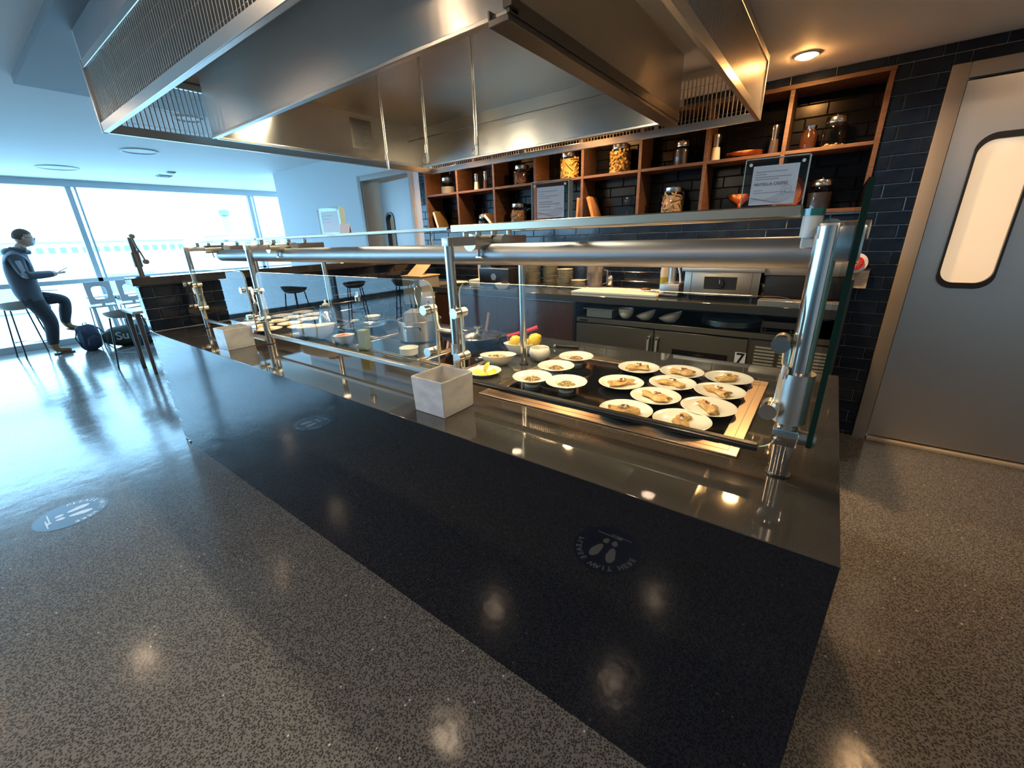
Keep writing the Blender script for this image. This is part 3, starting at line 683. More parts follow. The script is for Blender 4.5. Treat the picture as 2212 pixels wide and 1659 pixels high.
PZ = CT+.005
CREPES = [(-.700, .885, .25, 'back row leftmost crepe plate'), (-.528, .917, -.25, 'back row middle crepe plate'), (-.352, .930, .55, 'back row crepe plate closest to the right end frame'),
          (-.690, .665, .35, 'third row leftmost crepe plate next to the grain bowls'), (-.520, .760, -.5, 'crepe plate in the very centre of the cluster'), (-.352, .758, -.85, 'crepe plate beside the right frame, second from the back'),
          (-.530, .590, -.6, 'crepe plate just in front of the centre one'), (-.352, .585, 1.75, 'crepe plate beside the right frame, third from the back'),
          (-.572, .418, -.2, 'front left crepe plate behind the dark glass channel'), (-.396, .432, 1.35, 'front right crepe plate behind the dark glass channel')]
for i, (x, y, rz, lb) in enumerate(CREPES):
    L = 'white crepe plate: '+lb.replace(' crepe plate', ' one').replace('crepe plate', 'one')
    if i == 0: plate0.location = (x, y, PZ); plate0['label'] = L; plate0['group'] = 'crepe plates on the hot plate'
    else: dup(plate0, (x, y, PZ), random.uniform(0, 6), L, 'crepe plates on the hot plate')
    c = crepe(x+random.uniform(-.006, .006), y-.003, PZ+.0078, rz+.4, i*1.3, 'folded crepe with dark sauce, '+lb.replace(' crepe plate', ' plate').replace('crepe plate', 'plate'), random.uniform(.085, .105))
    c['group'] = 'folded crepes'
def heap(name, label, cat, x, y, z, r, h, m, n=60, s=.006, kind='stuff', ch=None, sy=1, shape='chunk'):
    g = G(); g.mi = 0
    g.lathe([(0, h*.7), (r*.35, h*.62), (r*.7, h*.35), (r, 0), (0, -.001)], 16, sy=sy)
    for k in range(n):
        a = random.uniform(0, 2*PI); d = r*math.sqrt(random.random())*.92
        px, py = math.cos(a)*d, math.sin(a)*d*sy; pz = h*.7*(1-(d/r)**1.6)+s*.2
        g.mi = 1 if (m2 := isinstance(m, list)) and random.random() < .3 else 0
        if shape == 'chunk': g.ball((px, py, pz), s*random.uniform(.6, 1.2), 6, 4, 1.2, .8, .8, s*.2)
        else:
            b = random.uniform(0, PI); l = s*random.uniform(2, 4)
            g.tube([(px-math.cos(b)*l/2, py-math.sin(b)*l/2*sy, pz), (px, py, pz+s*.5), (px+math.cos(b)*l/2, py+math.sin(b)*l/2*sy, pz)], s*.35, 5)
    o = g.obj(name, m, None, (x, y, z)); tag(o, label, cat, None, kind); return o
BOWLS = [(-.985, .845, 'back one near the frame corner'), (-.990, .670, 'second from the back'), (-.998, .495, 'left one at the front'), (-.850, .512, 'right one at the front')]
for i, (x, y, lb) in enumerate(BOWLS):
    L = 'white wide-rimmed bowl of grain salad, '+lb
    if i == 0: bowl0.location = (x, y, PZ); bowl0['label'] = L; bowl0['group'] = 'wide rimmed bowls on the hot plate'
    else: dup(bowl0, (x, y, PZ), random.uniform(0, 6), L, 'wide rimmed bowls on the hot plate')
    heap('grain_salad', 'brown grain salad heaped in the white bowl, '+lb, 'salad', x, y, PZ+.016, .040, .026, [M_GRAIN, mat('brown_bits', (.30, .12, .05), .5) if i != 3 else mat('green_grain', (.38, .32, .12), .5)], 70, .0052)
LP = [(-3.70, .79, 'behind the left resin box'), (-3.47, .640, 'left of the oval bowl, middle'), (-3.20, .455, 'touching the left guard post'), (-3.27, .640, 'left of the oval bowl, near its rim'), (-3.37, .475, 'just behind the resin box corner'),
      (-3.70, .965, 'at the far back corner'), (-3.49, .955, 'at the far back, second'), (-3.31, .81, 'in front of the squeeze bottle'), (-3.51, .80, 'in the cluster centre'), (-3.08, .62, 'partly behind the oval bowl'), (-3.74, .60, 'closest to the tiled half wall'), (-3.58, .47, 'front corner by the half wall')]
for i, (x, y, lb) in enumerate(LP):
    dup(plate0, (x, y, PZ), random.uniform(0, 6), 'white plate of yellow food, far left cluster, '+lb, 'plates in the far left cluster')
    heap('rice_portion', 'small yellow-brown food portion on the far left plate '+lb, 'food', x, y, PZ+.0075, .030, .014, [M_PASTA, M_CREAM], 16, .006)
# mid counter dishes
def lbowl(name, label, cat, x, y, z, prof, m=M_CERAM, sx=1, sy=1, rz=0, part='dish', slant=0, grp=None):
    t = thing(name, label, cat, (x, y, z), rz, grp); g = G(); g.lathe(prof, 36, (0, 0, 0), sx, sy)
    if slant:
        H_ = max(p[1] for p in prof)
        for v in g.bm.verts: v.co.z += slant*v.co.x*(v.co.z/H_)
    g.obj(part, m, t); return t
def bprof(r, h, foot=.45, w=.004, belly=.8):
    return [(0, 0), (r*foot, 0), (r*(foot+.1), .003), (r*belly, h*.45), (r, h), (r-w, h+.001), (r*belly-w, h*.48), (r*foot, w+.003), (0, w+.002)]
lbowl('slanted_bowl', 'large oval slanted white bowl of pasta behind the left front glass', 'bowl', -2.68, .52, CT, bprof(.16, .085, .35, .006), M_CERAM, 1.0, .55, .2, slant=.12)
heap('pasta_salad', 'orange pasta salad in the large oval slanted bowl', 'salad', -2.68, .52, CT+.055, .12, .02, [M_PASTA, mat('orange_veg', (.75, .28, .05), .5)], 120, .008, sy=.55, shape='worm')
lbowl('slanted_bowl', 'smaller oval white bowl of red vegetables beside the oil bottle', 'bowl', -2.385, .53, CT, bprof(.088, .055, .4, .005), M_CERAM, 1, .7, -.3, slant=.10)
heap('vegetable_salad', 'red shredded vegetables in the smaller oval bowl', 'salad', -2.385, .53, CT+.040, .064, .020, [mat('red_veg', (.70, .13, .06), .5), M_PASTA], 60, .006, sy=.7, shape='worm')
lbowl('ramekin', 'small straight-sided white bowl in front of the steel pot', 'bowl', -1.80, .535, CT, [(0, 0), (.030, 0), (.033, .004), (.042, .014), (.047, .018), (.048, .050), (.050, .052), (.046, .053), (.044, .018), (.03, .008), (0, .008)])
lbowl('boat_bowl', 'white boat-shaped bowl between the two guard posts', 'bowl', -1.305, .662, CT, bprof(.088, .052, .4, .004, .78), M_CERAM, 1.0, .60, .55)
heap('mixed_topping', 'reddish topping just showing in the boat-shaped bowl', 'food', -1.305, .662, CT+.034, .060, .012, [M_PASTA, M_SAUCE], 40, .006, sy=.6)
lbowl('boat_bowl', 'white boat-shaped bowl of lemons behind the slim steel post', 'bowl', -1.312, .868, CT, bprof(.095, .062, .4, .004, .78), M_CERAM, 1.0, .62, .5)
lbowl('round_bowl', 'small round white bowl to the right of the slim steel post', 'bowl', -1.170, .818, CT, [(0, 0), (.022, 0), (.034, .008), (.050, .030), (.053, .045), (.046, .066), (.043, .068), (.041, .065), (.047, .045), (.044, .030), (.02, .010), (0, .010)])
heap('white_dip', 'pale dip in the small round white bowl', 'food', -1.170, .818, CT+.042, .042, .006, M_CREAM, 8, .006)
lbowl('side_plate', 'small white plate of lemon wedges next to the resin box', 'plate', -1.268, .512, CT, [(0, .003), (.04, .003), (.058, .008), (.076, .018), (.077, .020), (.074, .0205), (.056, .011), (.04, .0065), (0, .0065)])
def lemon(x, y, z, label, r=.030, rz=0, tilt=0):
    o = G().lathe([(0, -r*1.28), (r*.22, -r*1.2), (r*.35, -r*1.05), (r*.75, -r*.7), (r, 0), (r*.75, r*.7), (r*.35, r*1.05), (r*.25, r*1.25), (0, r*1.3)], 18).obj('lemon', M_LEMON, None, (x, y, z))
    o.rotation_euler = (tilt, .9, rz); tag(o, label, 'lemon', 'lemons in the boat bowl'); return o
lemon(-1.243, .885, CT+.082, 'whole yellow lemon right of the slim post, the tallest', .034, .3, .3)
lemon(-1.352, .865, CT+.070, 'yellow lemon left of the slim post under the red handle', .028, 1.2, .8)
lemon(-1.298, .872, CT+.058, 'yellow lemon low in the bowl behind the slim post', .026, .2)
def wedge(x, y, z, label, rz, tip):
    g = G(); n = 8
    for s_ in (0,):
        A = [(-.026+.052*i/n) for i in range(n+1)]
        top = g.bm.verts.new((0, 0, .020))
        pl, pr = [], []
        for xx in A:
            rr = math.sqrt(max(0, 1-(xx/.0262)**2))*.018
            pl.append(g.bm.verts.new((xx, -rr, .0))); pr.append(g.bm.verts.new((xx, rr*.2, .016*math.sqrt(max(0, 1-(xx/.0262)**2)))))
        for i in range(n):
            g.face([pl[i], pl[i+1], pr[i+1], pr[i]])
        bt = [g.bm.verts.new((xx, .012*math.sqrt(max(0, 1-(xx/.0262)**2)), .0)) for xx in A]
        for i in range(n):
            g.face([pr[i], pr[i+1], bt[i+1], bt[i]]); g.face([bt[i], bt[i+1], pl[i+1], pl[i]])
        g.bm.verts.remove(top)
    o = g.obj('lemon_wedge', [M_LEMON], None, (x, y, z), rz); o.rotation_euler[1] = tip; o.rotation_euler[0] = 0
    return tag(o, label, 'lemon wedge', 'lemon wedges on the side plate')
wedge(-1.292, .500, CT+.009, 'lemon wedge at the left of the small plate', .5, 0)
wedge(-1.258, .488, CT+.009, 'lemon wedge at the front of the small plate', -.3, 0)
wedge(-1.262, .528, CT+.030, 'lemon wedge standing with its point up on the small plate', .8, -1.1)
wedge(-1.232, .520, CT+.009, 'lemon wedge at the right of the small plate', 1.1, .0)
wedge(-1.240, .545, CT+.009, 'lemon wedge at the back of the small plate', 2.2, .0)
# lemon squeezer with red handle
t = thing('citrus_squeezer', 'citrus squeezer with a red handle resting on the bowl of lemons', 'squeezer', (-1.39, .93, CT+.085))
G().tube([(-.045, -.02, -.012), (-.01, 0, 0), (.05, .03, .018), (.10, .055, .038)], .010, 10, radii=[.010, .009, .010, .011]).obj('handle', M_RED, t)
G().tube([(-.045, -.02, -.015), (-.02, -.05, -.025), (.01, -.07, -.03)], .005, 8).obj('steel_arm', M_CHROME, t)
t = thing('garnish_knife', 'dark-handled utensil lying behind the small round bowl', 'utensil', (-1.25, 1.06, CT+.002), .3)
G().box(.03, .15, -.010, .010, 0, .014, .005).obj('handle', M_BLACK, t); G().box(-.10, .03, -.008, .008, .002, .005).obj('blade', M_CHROME, t); G().ball((.02, 0, .010), .010, 10, 8).obj('bolster', M_CHROME, t)
# steel pot with a pasta insert
t = thing('stock_pot', 'wide stainless stock pot on the black cooktop', 'pot', (-2.05, .84, CT+.005))
R_ = .128
G().lathe([(0, 0), (R_-.008, 0), (R_, .008), (R_, .118), (R_+.005, .121), (R_+.004, .124), (R_-.003, .122), (R_-.004, .010), (0, .006)], 48).obj('pot_body', M_STEEL, t)
for a in (-1.05, 2.09):
    c, s_ = math.cos(a), math.sin(a); P = lambda r, q, z: (c*r-s_*q, s_*r+c*q, z)
    G().tube([P(R_, -.045, .075), P(R_+.005, -.045, .095), P(R_+.035, -.04, .105), P(R_+.038, 0, .106), P(R_+.035, .04, .105), P(R_+.005, .045, .095), P(R_, .045, .075)], .005, 8).obj('handle', M_CHROME, t)
G().lathe([(0, .085), (R_-.005, .085)], 32).obj('water', mat('water', (.25, .25, .22), .05), t)
t = thing('pasta_insert', 'square steel cooking basket standing in the stock pot', 'basket', (-2.04, .85, CT+.095), .62)
g = G(); a = .085
for q in ((-a, a, -a, -a+.003), (-a, a, a-.003, a), (-a, -a+.003, -a, a), (a-.003, a, -a, a)): g.box(q[0], q[1], q[2], q[3], 0, .082)
g.box(-a, a, -a, a, .076, .079); g.obj('basket', mat('dull_basket_steel', (.50, .44, .36), .42, .85), t, flat=True)
g = G(); g.tube([(-.012, -.03, .08), (-.006, -.028, .115), (-.014, -.026, .13), (-.022, -.02, .17), (-.018, -.015, .215), (0, -.012, .228), (.018, -.015, .215), (.022, -.02, .17), (.014, -.026, .13), (.006, -.028, .115), (.012, -.03, .08)], .0035, 8); g.obj('handle', M_CHROME, t)
g = G()
for x_, z_ in ((-.05, .062), (0, .062), (.05, .062)): g.cyl((x_, -a-.003, z_), (x_, -a, z_), .004, 8)
g.cyl((-.03, -.04, .079), (-.03, -.04, .083), .006, 10); g.cyl((.03, -.04, .079), (.03, -.04, .083), .006, 10); g.obj('rivet', M_CHROME, t)
def pan(x, y, r, label, lid, hrz, name='frying_pan'):
    t = thing(name, label, 'pan', (x, y, CT+.005), hrz)
    G().lathe([(0, 0), (r*.8, 0), (r, .042), (r+.004, .044), (r-.003, .045), (r*.8, .006), (0, .005)], 44).obj('pan_body', mat('dark_pan', (.03, .03, .032), .3, .6), t)
    g = G(); g.tube([(r*.95, 0, .036), (r+.05, 0, .05), (r+.16, 0, .07)], .009, 10); g.obj('handle', M_BLACK, t)
    if lid:
        G().lathe([(r*.99, .046), (r*.97, .050), (r*.8, .056), (r*.5, .064), (r*.25, .070), (0, .072), (0, .070), (r*.5, .060), (r*.97, .046)], 44).obj('lid', M_CHROME, t)
        G().lathe([(0, .072), (.012, .072), (.010, .082), (.026, .090), (.028, .098), (0, .102)], 20).obj('lid_knob', M_CHROME, t)
    else:
        G().lathe([(r*.97, .040), (r*.80, .018), (r*.5, .014), (0, .013)], 44).obj('pan_liner', M_CHROME, t)
    return t
pan(-2.575, .80, .150, 'wide shallow pan with a bright steel inside, left of the stock pot', False, -.75)
pan(-1.66, .93, .135, 'dark pan covered by a polished steel lid behind the guard post', True, .25)
t = thing('wooden_spoon', 'wooden spoon leaning behind the lidded pan', 'spoon', (-1.77, 1.12, CT+.01), .3)
g = G(); g.tube([(0, 0, 0), (.02, 0, .08), (.03, 0, .13)], .008, 10); g.obj('handle', M_WOODL, t); G().ball((0, 0, .01), .018, 12, 8, 1, .4, 1).obj('spoon_bowl', M_WOODL, t)
t = thing('cooking_tongs', 'long steel spoon with a wooden end resting on the shallow pan', 'utensil', (-2.50, .90, CT+.062), .35)
G().tube([(-.10, 0, -.02), (0, 0, 0), (.12, .0, .012)], .004, 8).obj('shaft', M_CHROME, t); G().tube([(.12, .0, .012), (.16, 0, .015)], .008, 8).obj('grip', M_WOODL, t); G().ball((-.11, 0, -.022), .02, 12, 8, 1.2, .8, .4).obj('bowl', M_CHROME, t)
# oil bottle
t = thing('oil_bottle', 'tall square glass bottle of yellow-green olive oil', 'bottle', (-2.14, .505, CT), .4)
def sq(r, z): return (r, z)
g = G(); g.lathe([(0, 0), (.036, 0), (.038, .004), (.038, .17), (.034, .19), (.016, .225), (.014, .245), (.014, .285)], 4, (0, 0, 0)); 
bmesh.ops.rotate(g.bm, verts=g.bm.verts[:], cent=(0, 0, 0), matrix=Matrix.Rotation(PI/4, 3, 'Z')); g.obj('bottle_glass', thin_glass('bottle_thin', (.80, .85, .82), 0, 2.1, (.35, .42, .38)), t)
g = G(); g.lathe([(0, .006), (.034, .006), (.034, .115), (0, .115)], 4); bmesh.ops.rotate(g.bm, verts=g.bm.verts[:], cent=(0, 0, 0), matrix=Matrix.Rotation(PI/4, 3, 'Z')); g.obj('oil', M_OIL, t, flat=True)
g = G(); g.lathe([(.013, .275), (.017, .275), (.018, .30), (.010, .305), (.006, .325), (0, .326)], 16); g.obj('pourer', M_CHROME, t)
# carafe + squeeze bottle
t = thing('steel_carafe', 'steel insulated carafe with a black handle and spout top', 'carafe', (-2.765, .655, CT))
G().lathe([(0, 0), (.048, 0), (.054, .006), (.058, .05), (.055, .10), (.038, .148), (.033, .155), (0, .158)], 32).obj('carafe_body', M_CHROME, t)
G().lathe([(.034, .153), (.038, .156), (.036, .175), (.018, .183), (0, .184)], 24).obj('lid', M_BLACK, t)
G().tube([(.030, .0, .172), (.065, .0, .168), (.078, 0, .135), (.07, 0, .08), (.055, 0, .05)], .008, 8).obj('handle', M_BLACK, t); G().tube([(-.03, 0, .165), (-.055, 0, .183)], .008, 8, radii=[.012, .006]).obj('spout', M_CHROME, t)
def squeeze(x, y, z, h, r, label, fill, sq_=False, grp=None):
    t = thing('squeeze_bottle', label, 'bottle', (x, y, z), .3, grp)
    G().lathe([(0, 0), (r, 0), (r*1.02, h*.05), (r, h*.68), (r*.8, h*.74), (r*.8, h*.76)], 20).obj('bottle_body', mat('cloudy_plastic', (.72, .72, .66), .3, trans=.5), t)
    G().lathe([(0, .002), (r*1.01, .004), (r*1.025, h*.05), (r*1.01, h*.45), (0, h*.45)], 20).obj('filling', fill, t)
    G().lathe([(r*.86, h*.74), (r*.86, h*.82), (r*.35, h*.85), (r*.22, h*.98), (r*.1, h), (0, h)], 20).obj('nozzle_cap', mat('cloudy_cap', (.75, .74, .68), .35), t)
    return t
squeeze(-3.16, .88, CT+.005, .165, .028, 'clear squeeze bottle with amber sauce beside the steel carafe', mat('amber_sauce', (.68, .40, .12), .3))
lbowl('cream_bowl', 'small cream bowl behind the shallow pan', 'bowl', -2.84, 1.06, CT, bprof(.06, .045)); lbowl('cream_bowl', 'small pale cup just left of the shallow pan', 'bowl', -2.80, .885, CT+.007, bprof(.03, .04))
# ------------------------------------------------------------------ shelving unit in the niche
su = thing('shelving_unit', 'walnut cubby shelving set into the dark tiled wall', 'shelf', (0, 0, 0))
DX = [-4.075, -3.57, -3.05, -2.54, -2.03, -1.505, -1.0, -.499, -.004]
YF, YB = YW-.018, YW+.238
def bd(nm, *b): return G().box(*b, .0015, None, 1).obj(nm, M_WOOD, su)
bd('top_board', -4.09, .012, YF, YB, 2.325, 2.352); bd('bottom_board', -4.09, .012, YF, YB, 1.558, 1.584)
for i, x in enumerate(DX): bd('divider', x-.013, x+.013, YF+.002, YB, 1.584, 2.325)
for i in range(8): bd('shelf', DX[i]+.013, DX[i+1]-.013, YF+.004, YB, 1.943, 1.965)
ZL, ZU, YI = 1.584, 1.965, 3.0
def jar(x, z, r, h, label, fill, fm, fh=.7, shape=None, y=YI, dup_n=60):
    t = thing('storage_jar', label, 'jar', (x, y, z), random.uniform(0, 3), 'glass storage jars on the shelves')
    hb = h*.80
    G().lathe([(0, .001), (r*.92, .001), (r, .008), (r, hb*.78), (r*.93, hb*.90), (r*.76, hb*.97), (r*.76, hb)], 28).obj('jar_glass', M_JAR, t)
    G().lathe([(r*.80, hb-.004), (r*.82, hb), (r*.82, hb+.030), (r*.76, hb+.036), (0, hb+.040)], 28).obj('lid', M_CHROME, t)
    G().lathe([(0, hb+.038), (.005, hb+.038), (.004, hb+.046), (.010, hb+.052), (0, hb+.060)], 12).obj('lid_knob', M_CHROME, t)
    if fill:
        g = G(); R = r*.93; H2 = hb*fh
        if fill == 'solid': g.lathe([(0, .004), (R, .006), (R, H2), (0, H2+.004)], 24); o = g.obj('contents', fm, t)
        else:
            g.lathe([(0, .004), (R*.86, .006), (R*.86, H2*.95), (0, H2)], 16)
            for k in range(dup_n):
                a = random.uniform(0, 2*PI); zz = random.uniform(.012, H2); rr = R*.9; b = random.uniform(-1.3, 1.3); s = r*(.28 if fill == 'worm' else .13)
                c = Vector((math.cos(a)*rr, math.sin(a)*rr, zz)); tn = Vector((-math.sin(a), math.cos(a), 0))*math.cos(b)+Vector((0, 0, 1))*math.sin(b)
                g.mi = k % 2 if isinstance(fm, list) else 0
                if fill == 'worm': g.tube([c-tn*s, c*1.0+Vector((c.x, c.y, 0))*.03, c+tn*s], r*.055, 5)
                else: g.ball(c, s, 6, 4)
            o = g.obj('contents', fm, t); o['kind'] = 'stuff'
    return t
jar(-3.83, ZU, .085, .175, 'glass jar with a domed metal lid on the upper shelf nearest the doorway', 'solid', mat('cloudy_fill', (.20, .21, .22), .6), .55)
jar(-2.78, ZU, .090, .185, 'lidded glass jar of brown bark pieces on the upper shelf, third cubby', 'worm', [mat('bark', (.16, .07, .05), .7), mat('bark2', (.30, .16, .12), .7)], .80)
jar(-2.23, ZU, .095, .235, 'lidded glass jar full of yellow twisted pasta on the upper shelf', 'worm', [M_PASTA, mat('pasta2', (.78, .52, .18), .5)], .95, dup_n=110)
jar(-1.73, ZU, .095, .235, 'lidded glass jar full of golden pasta shells on the upper shelf', 'chunk', [mat('shell_pasta', (.52, .32, .08), .5), mat('shell_pasta2', (.30, .17, .04), .5)], .95, dup_n=150)
jar(-1.21, ZU, .065, .175, 'lidded dark glass jar on the upper shelf, sixth cubby', 'solid', mat('dark_fill', (.02, .02, .025), .4), .85)
jar(-.235, ZU, .070, .185, 'nearly empty lidded glass jar on the upper shelf, rightmost cubby', 'chunk', M_GRAIN, .12, dup_n=10)
jar(-2.83, ZL, .090, .225, 'lidded glass jar of dried twigs on the lower shelf, third cubby', 'worm', [mat('twig', (.20, .11, .05), .7), mat('twig2', (.34, .22, .12), .7)], .85)
jar(-1.25, ZL, .095, .245, 'lidded glass jar of pink and green dried flowers on the lower shelf', 'worm', [mat('dried_pink', (.50, .30, .22), .7), mat('dried_green', (.30, .30, .14), .7)], .90, dup_n=90)
jar(-.245, ZL, .075, .195, 'lidded glass jar of dark contents on the lower shelf, rightmost cubby', 'solid', mat('dark_fill'), .7)
jar(-3.32, ZL, .06, .12, 'small dark jar on the lower shelf beside the tilted board', 'solid', mat('dark_fill'), .7)
jar(-3.66, ZL, .035, .16, 'small narrow jar on the lower shelf beside the leaning book', 'solid', mat('cloudy_fill'), .6)
jar(-2.60, ZL+.0, .035, .20, 'tall narrow jar in shadow at the right of the third lower cubby', 'solid', mat('amber_fill', (.25, .15, .05), .4), .9, y=3.06)
def grinder(x, z, h, r, label, lower, upper):
    t = thing('spice_grinder', label, 'grinder', (x, YI-.02, z), 0, 'spice grinders on the upper shelf')
    G().lathe([(0, 0), (r, 0), (r*1.02, .005), (r*.80, h*.52), (0, h*.52)], 20).obj('glass_base', lower, t)
    G().lathe([(r*.72, h*.52), (r*.70, h*.60), (r*.82, h*.85), (r*.85, h*.98), (r*.8, h), (0, h)], 20).obj('metal_top', upper, t)
M_SALT = mat('salt_filled', (.72, .68, .62), .4); M_PEP = mat('pepper_filled', (.05, .035, .03), .3)
grinder(-3.37, ZU, .165, .030, 'salt grinder with white base on the upper shelf, second cubby', M_SALT, M_CHROME)
grinder(-3.24, ZU, .175, .030, 'pepper grinder with dark base right of the salt grinder, second cubby', M_PEP, M_CHROME)
grinder(-.955, ZU, .185, .034, 'salt grinder with white base on the upper shelf at the seventh cubby', M_SALT, M_CHROME)
grinder(-.575, ZU, .185, .032, 'pepper grinder with dark base at the right of the seventh upper cubby', M_PEP, M_CHROME)
def board(name, cat, label, x, z, w, h, th, tilt, rz, m, y=3.0):
    t = thing(name, label, cat, (x, y, z), rz); o = G().box(0, th, -w/2, w/2, 0, h, .004).obj('slab', m, t); o.rotation_euler[1] = tilt
    p = G().box(th*.15, th*.85, -w/2-.0015, w/2+.0015, .01, h-.01).obj('core', M_PAPER if cat == 'book' else m, t); p.rotation_euler[1] = tilt; return t
M_BOOK = mat('olive_cover', (.12, .08, .03), .5); M_BOOKE = mat('cream_board', (.52, .42, .28), .5)
board('leaning_book', 'book', 'thick pale-edged book leaning in the lowest left cubby', -3.98, ZL+.006, .20, .20, .035, -.28, .15, M_BOOK)
board('chopping_board', 'board', 'cream chopping board standing against the first divider, lower shelf', -3.625, ZL+.003, .16, .25, .022, .14, .0, M_BOOKE)
board('leaning_book', 'book', 'thick white-edged book tipped far over in the second lower cubby', -3.14, ZL+.008, .20, .15, .035, -.75, .1, M_BOOK)
board('chopping_board', 'board', 'small orange wooden board behind the middle sign holder', -2.11, ZL+.002, .18, .21, .022, .05, 0, M_WOODL)
board('chopping_board', 'board', 'round-edged wooden board leaning in the fifth lower cubby', -1.945, ZL+.006, .20, .21, .030, -.30, .1, M_WOODL)
t = thing('wine_glass', 'stemmed glass in the shadow of the fifth lower cubby', 'glass', (-1.66, 3.05, ZL))
G().lathe([(0, 0), (.03, .001), (.004, .006), (.004, .09), (.03, .12), (.036, .16), (.03, .20)], 20).obj('glass', M_JAR, t)
t = thing('copper_tray', 'shallow copper dish lying on the upper shelf between the grinders', 'dish', (-.75, 3.0, ZU))
G().lathe([(0, 0), (.09, 0), (.12, .02), (.135, .038), (.131, .039), (.09, .006), (0, .005)], 32).obj('dish', M_COPPER, t)
t = thing('copper_goblet', 'copper bowl on a ribbed foot left of the large sign holder', 'bowl', (-.745, 2.98, ZL))
G().lathe([(0, 0), (.035, 0), (.036, .006), (.012, .014), (.018, .022), (.012, .03), (.018, .038), (.012, .046), (.03, .07), (.075, .105), (.088, .135), (.084, .137), (.07, .107), (0, .075)], 28).obj('bowl', M_COPPER, t)
t = thing('copper_pan', 'copper pan standing upright behind the large sign holder', 'pan', (-.46, 3.06, ZL+.122)); o = G().lathe([(0, 0), (.10, 0), (.12, .035), (.118, .036), (.098, .004), (0, .004)], 32).obj('pan_body', M_COPPER, t); o.rotation_euler = (PI/2-.15, 0, 0)
t = thing('amber_bottle', 'small amber glass jar left of the nearly empty jar, upper shelf', 'jar', (-.375, 3.03, ZU))
G().lathe([(0, 0), (.045, 0), (.05, .01), (.05, .10), (.035, .125), (.035, .14)], 20).obj('jar_glass', mat('amber_glass', (.05, .018, .008), .1, coat=.5), t); G().lathe([(.036, .135), (.038, .155), (0, .157)], 20).obj('lid', M_CHROME, t)

# ------------------------------------------------------------------ back counter run
BZ, BY = 1.01, 2.22
bc = thing('back_counter', 'long dark polished worktop along the tiled back wall', 'worktop', (0, 0, 0))
G().box(-3.43, -.02, BY, YW-.008, BZ-.055, BZ, .003, seg=1).obj('worktop', M_COUNTER, bc)
G().box(-3.43, -1.75, BY+.012, BY+.03, BZ-.062, BZ-.055).obj('light_strip', M_SATIN, bc)
cb = thing('base_cabinet', 'walnut-fronted base cabinet under the left part of the back worktop', 'cabinet', (0, 0, 0))
G().box(-3.42, -1.76, BY+.05, YW-.01, .08, BZ-.056).obj('carcass', M_WOODD, cb, flat=True); G().box(-3.40, -1.77, BY+.09, YW-.05, 0, .08).obj('plinth', M_BLACK, cb, flat=True)
xs = [-3.42, -3.0, -2.58, -2.17, -1.76]
for i in range(4):
    G().box(xs[i]+.003, xs[i+1]-.003, BY+.030, BY+.049, .09, BZ-.068, .002, seg=1).obj('door', M_WOODD, cb)
    G().cyl((xs[i]+(.36 if i % 2 == 0 else .05), BY+.012, .83), (xs[i]+(.36 if i % 2 == 0 else .05), BY+.03, .83), .008, 10).obj('knob', M_CHROME, cb)
G().box(-1.758, -1.735, BY+.02, YW-.01, 0, BZ-.056).obj('end_panel', M_BLACK, cb, flat=True)
fr = thing('undercounter_fridge', 'wide steel undercounter fridge with two doors and a louvred end', 'fridge', (0, 0, 0))
G().box(-1.73, -.03, BY+.055, YW-.02, .06, .79).obj('fridge_body', M_FRIDGE, fr, flat=True)
G().box(-1.73, -.03, BY+.035, YW-.02, .79, .832, .003, seg=1).obj('top_rail', M_FRIDGE, fr)
for a, b in ((-1.725, -1.078), (-1.070, -.452)): G().box(a, b, BY+.022, BY+.055, .12, .785, .003, seg=1).obj('door', M_FRIDGE, fr)
for x in (-1.105, -1.043):
    g = G(); g.box(x-.010, x+.010, BY-.012, BY+.022, .715, .735, .002, seg=1); g.box(x-.008, x+.008, BY-.012, BY-.004, .595, .735, .002, seg=1); g.box(x-.008, x+.008, BY-.012, BY+.022, .59, .605, .002, seg=1); g.obj('handle', mat('handle_light', (.62, .60, .55), .4, .4), fr)
g = G(); g.box(-.93, -.56, BY+.016, BY+.022, .615, .66); g.obj('drawer_recess', mat('fridge_dark', (.05, .045, .04), .4, 1), fr)
g = G(); g.box(-.78, -.71, BY+.008, BY+.018, .632, .637, .001, seg=1); g.cyl((-.745, BY+.008, .648), (-.745, BY+.018, .648), .008, 14); g.obj('lock', M_CHROME, fr)
G().box(-1.70, -1.63, BY+.032, BY+.035, .80, .815).obj('maker_plate', M_BLACK, fr, flat=True)
G().box(-.515, -.450, BY+.018, BY+.0215, .60, .692).obj('number_label', M_PAPER, fr, flat=True)
text('7', .105, M_BLACK, 'numeral', fr, T(-.4825, BY+.0175, .646) @ RX(PI/2), .0005, True)
G().box(-.440, -.035, BY+.028, BY+.05, .10, .785).obj('vent_panel', mat('vent_panel', (.26, .24, .20), .4, 1), fr, flat=True)
sm = None
for cxx in (-.405, -.265, -.14):
    for k in range(13):
        z = .745-k*.022; g = G(); g.poly([(0, 0, 0), (0, -.010, -.004), (0, -.010, -.010), (0, 0, -.007)], (.115 if cxx < -.3 else .10, 0, 0))
        if sm is None or (cxx > -.3 and k == 0): sm = g.mesh('slat'); sm.materials.append(mat('vent_slat', (.50, .45, .36), .45, .3))
        else: g.bm.free()
        o = bpy.data.objects.new('slat', sm); C.objects.link(o); o.parent = fr; o.location = (cxx, BY+.028, z)
sp = thing('black_screen', 'tall black panel closing the right end of the back counter', 'panel', (0, 0, 0))
G().box(-.015, .02, BY-.02, YW-.012, 0, 1.19, .003, seg=1).obj('panel', mat('green_black_panel', (.020, .026, .022), .4), sp)
def onB(name, label, cat, x, y, rz=0, z=BZ, grp=None): return thing(name, label, cat, (x, y, z), rz, grp)
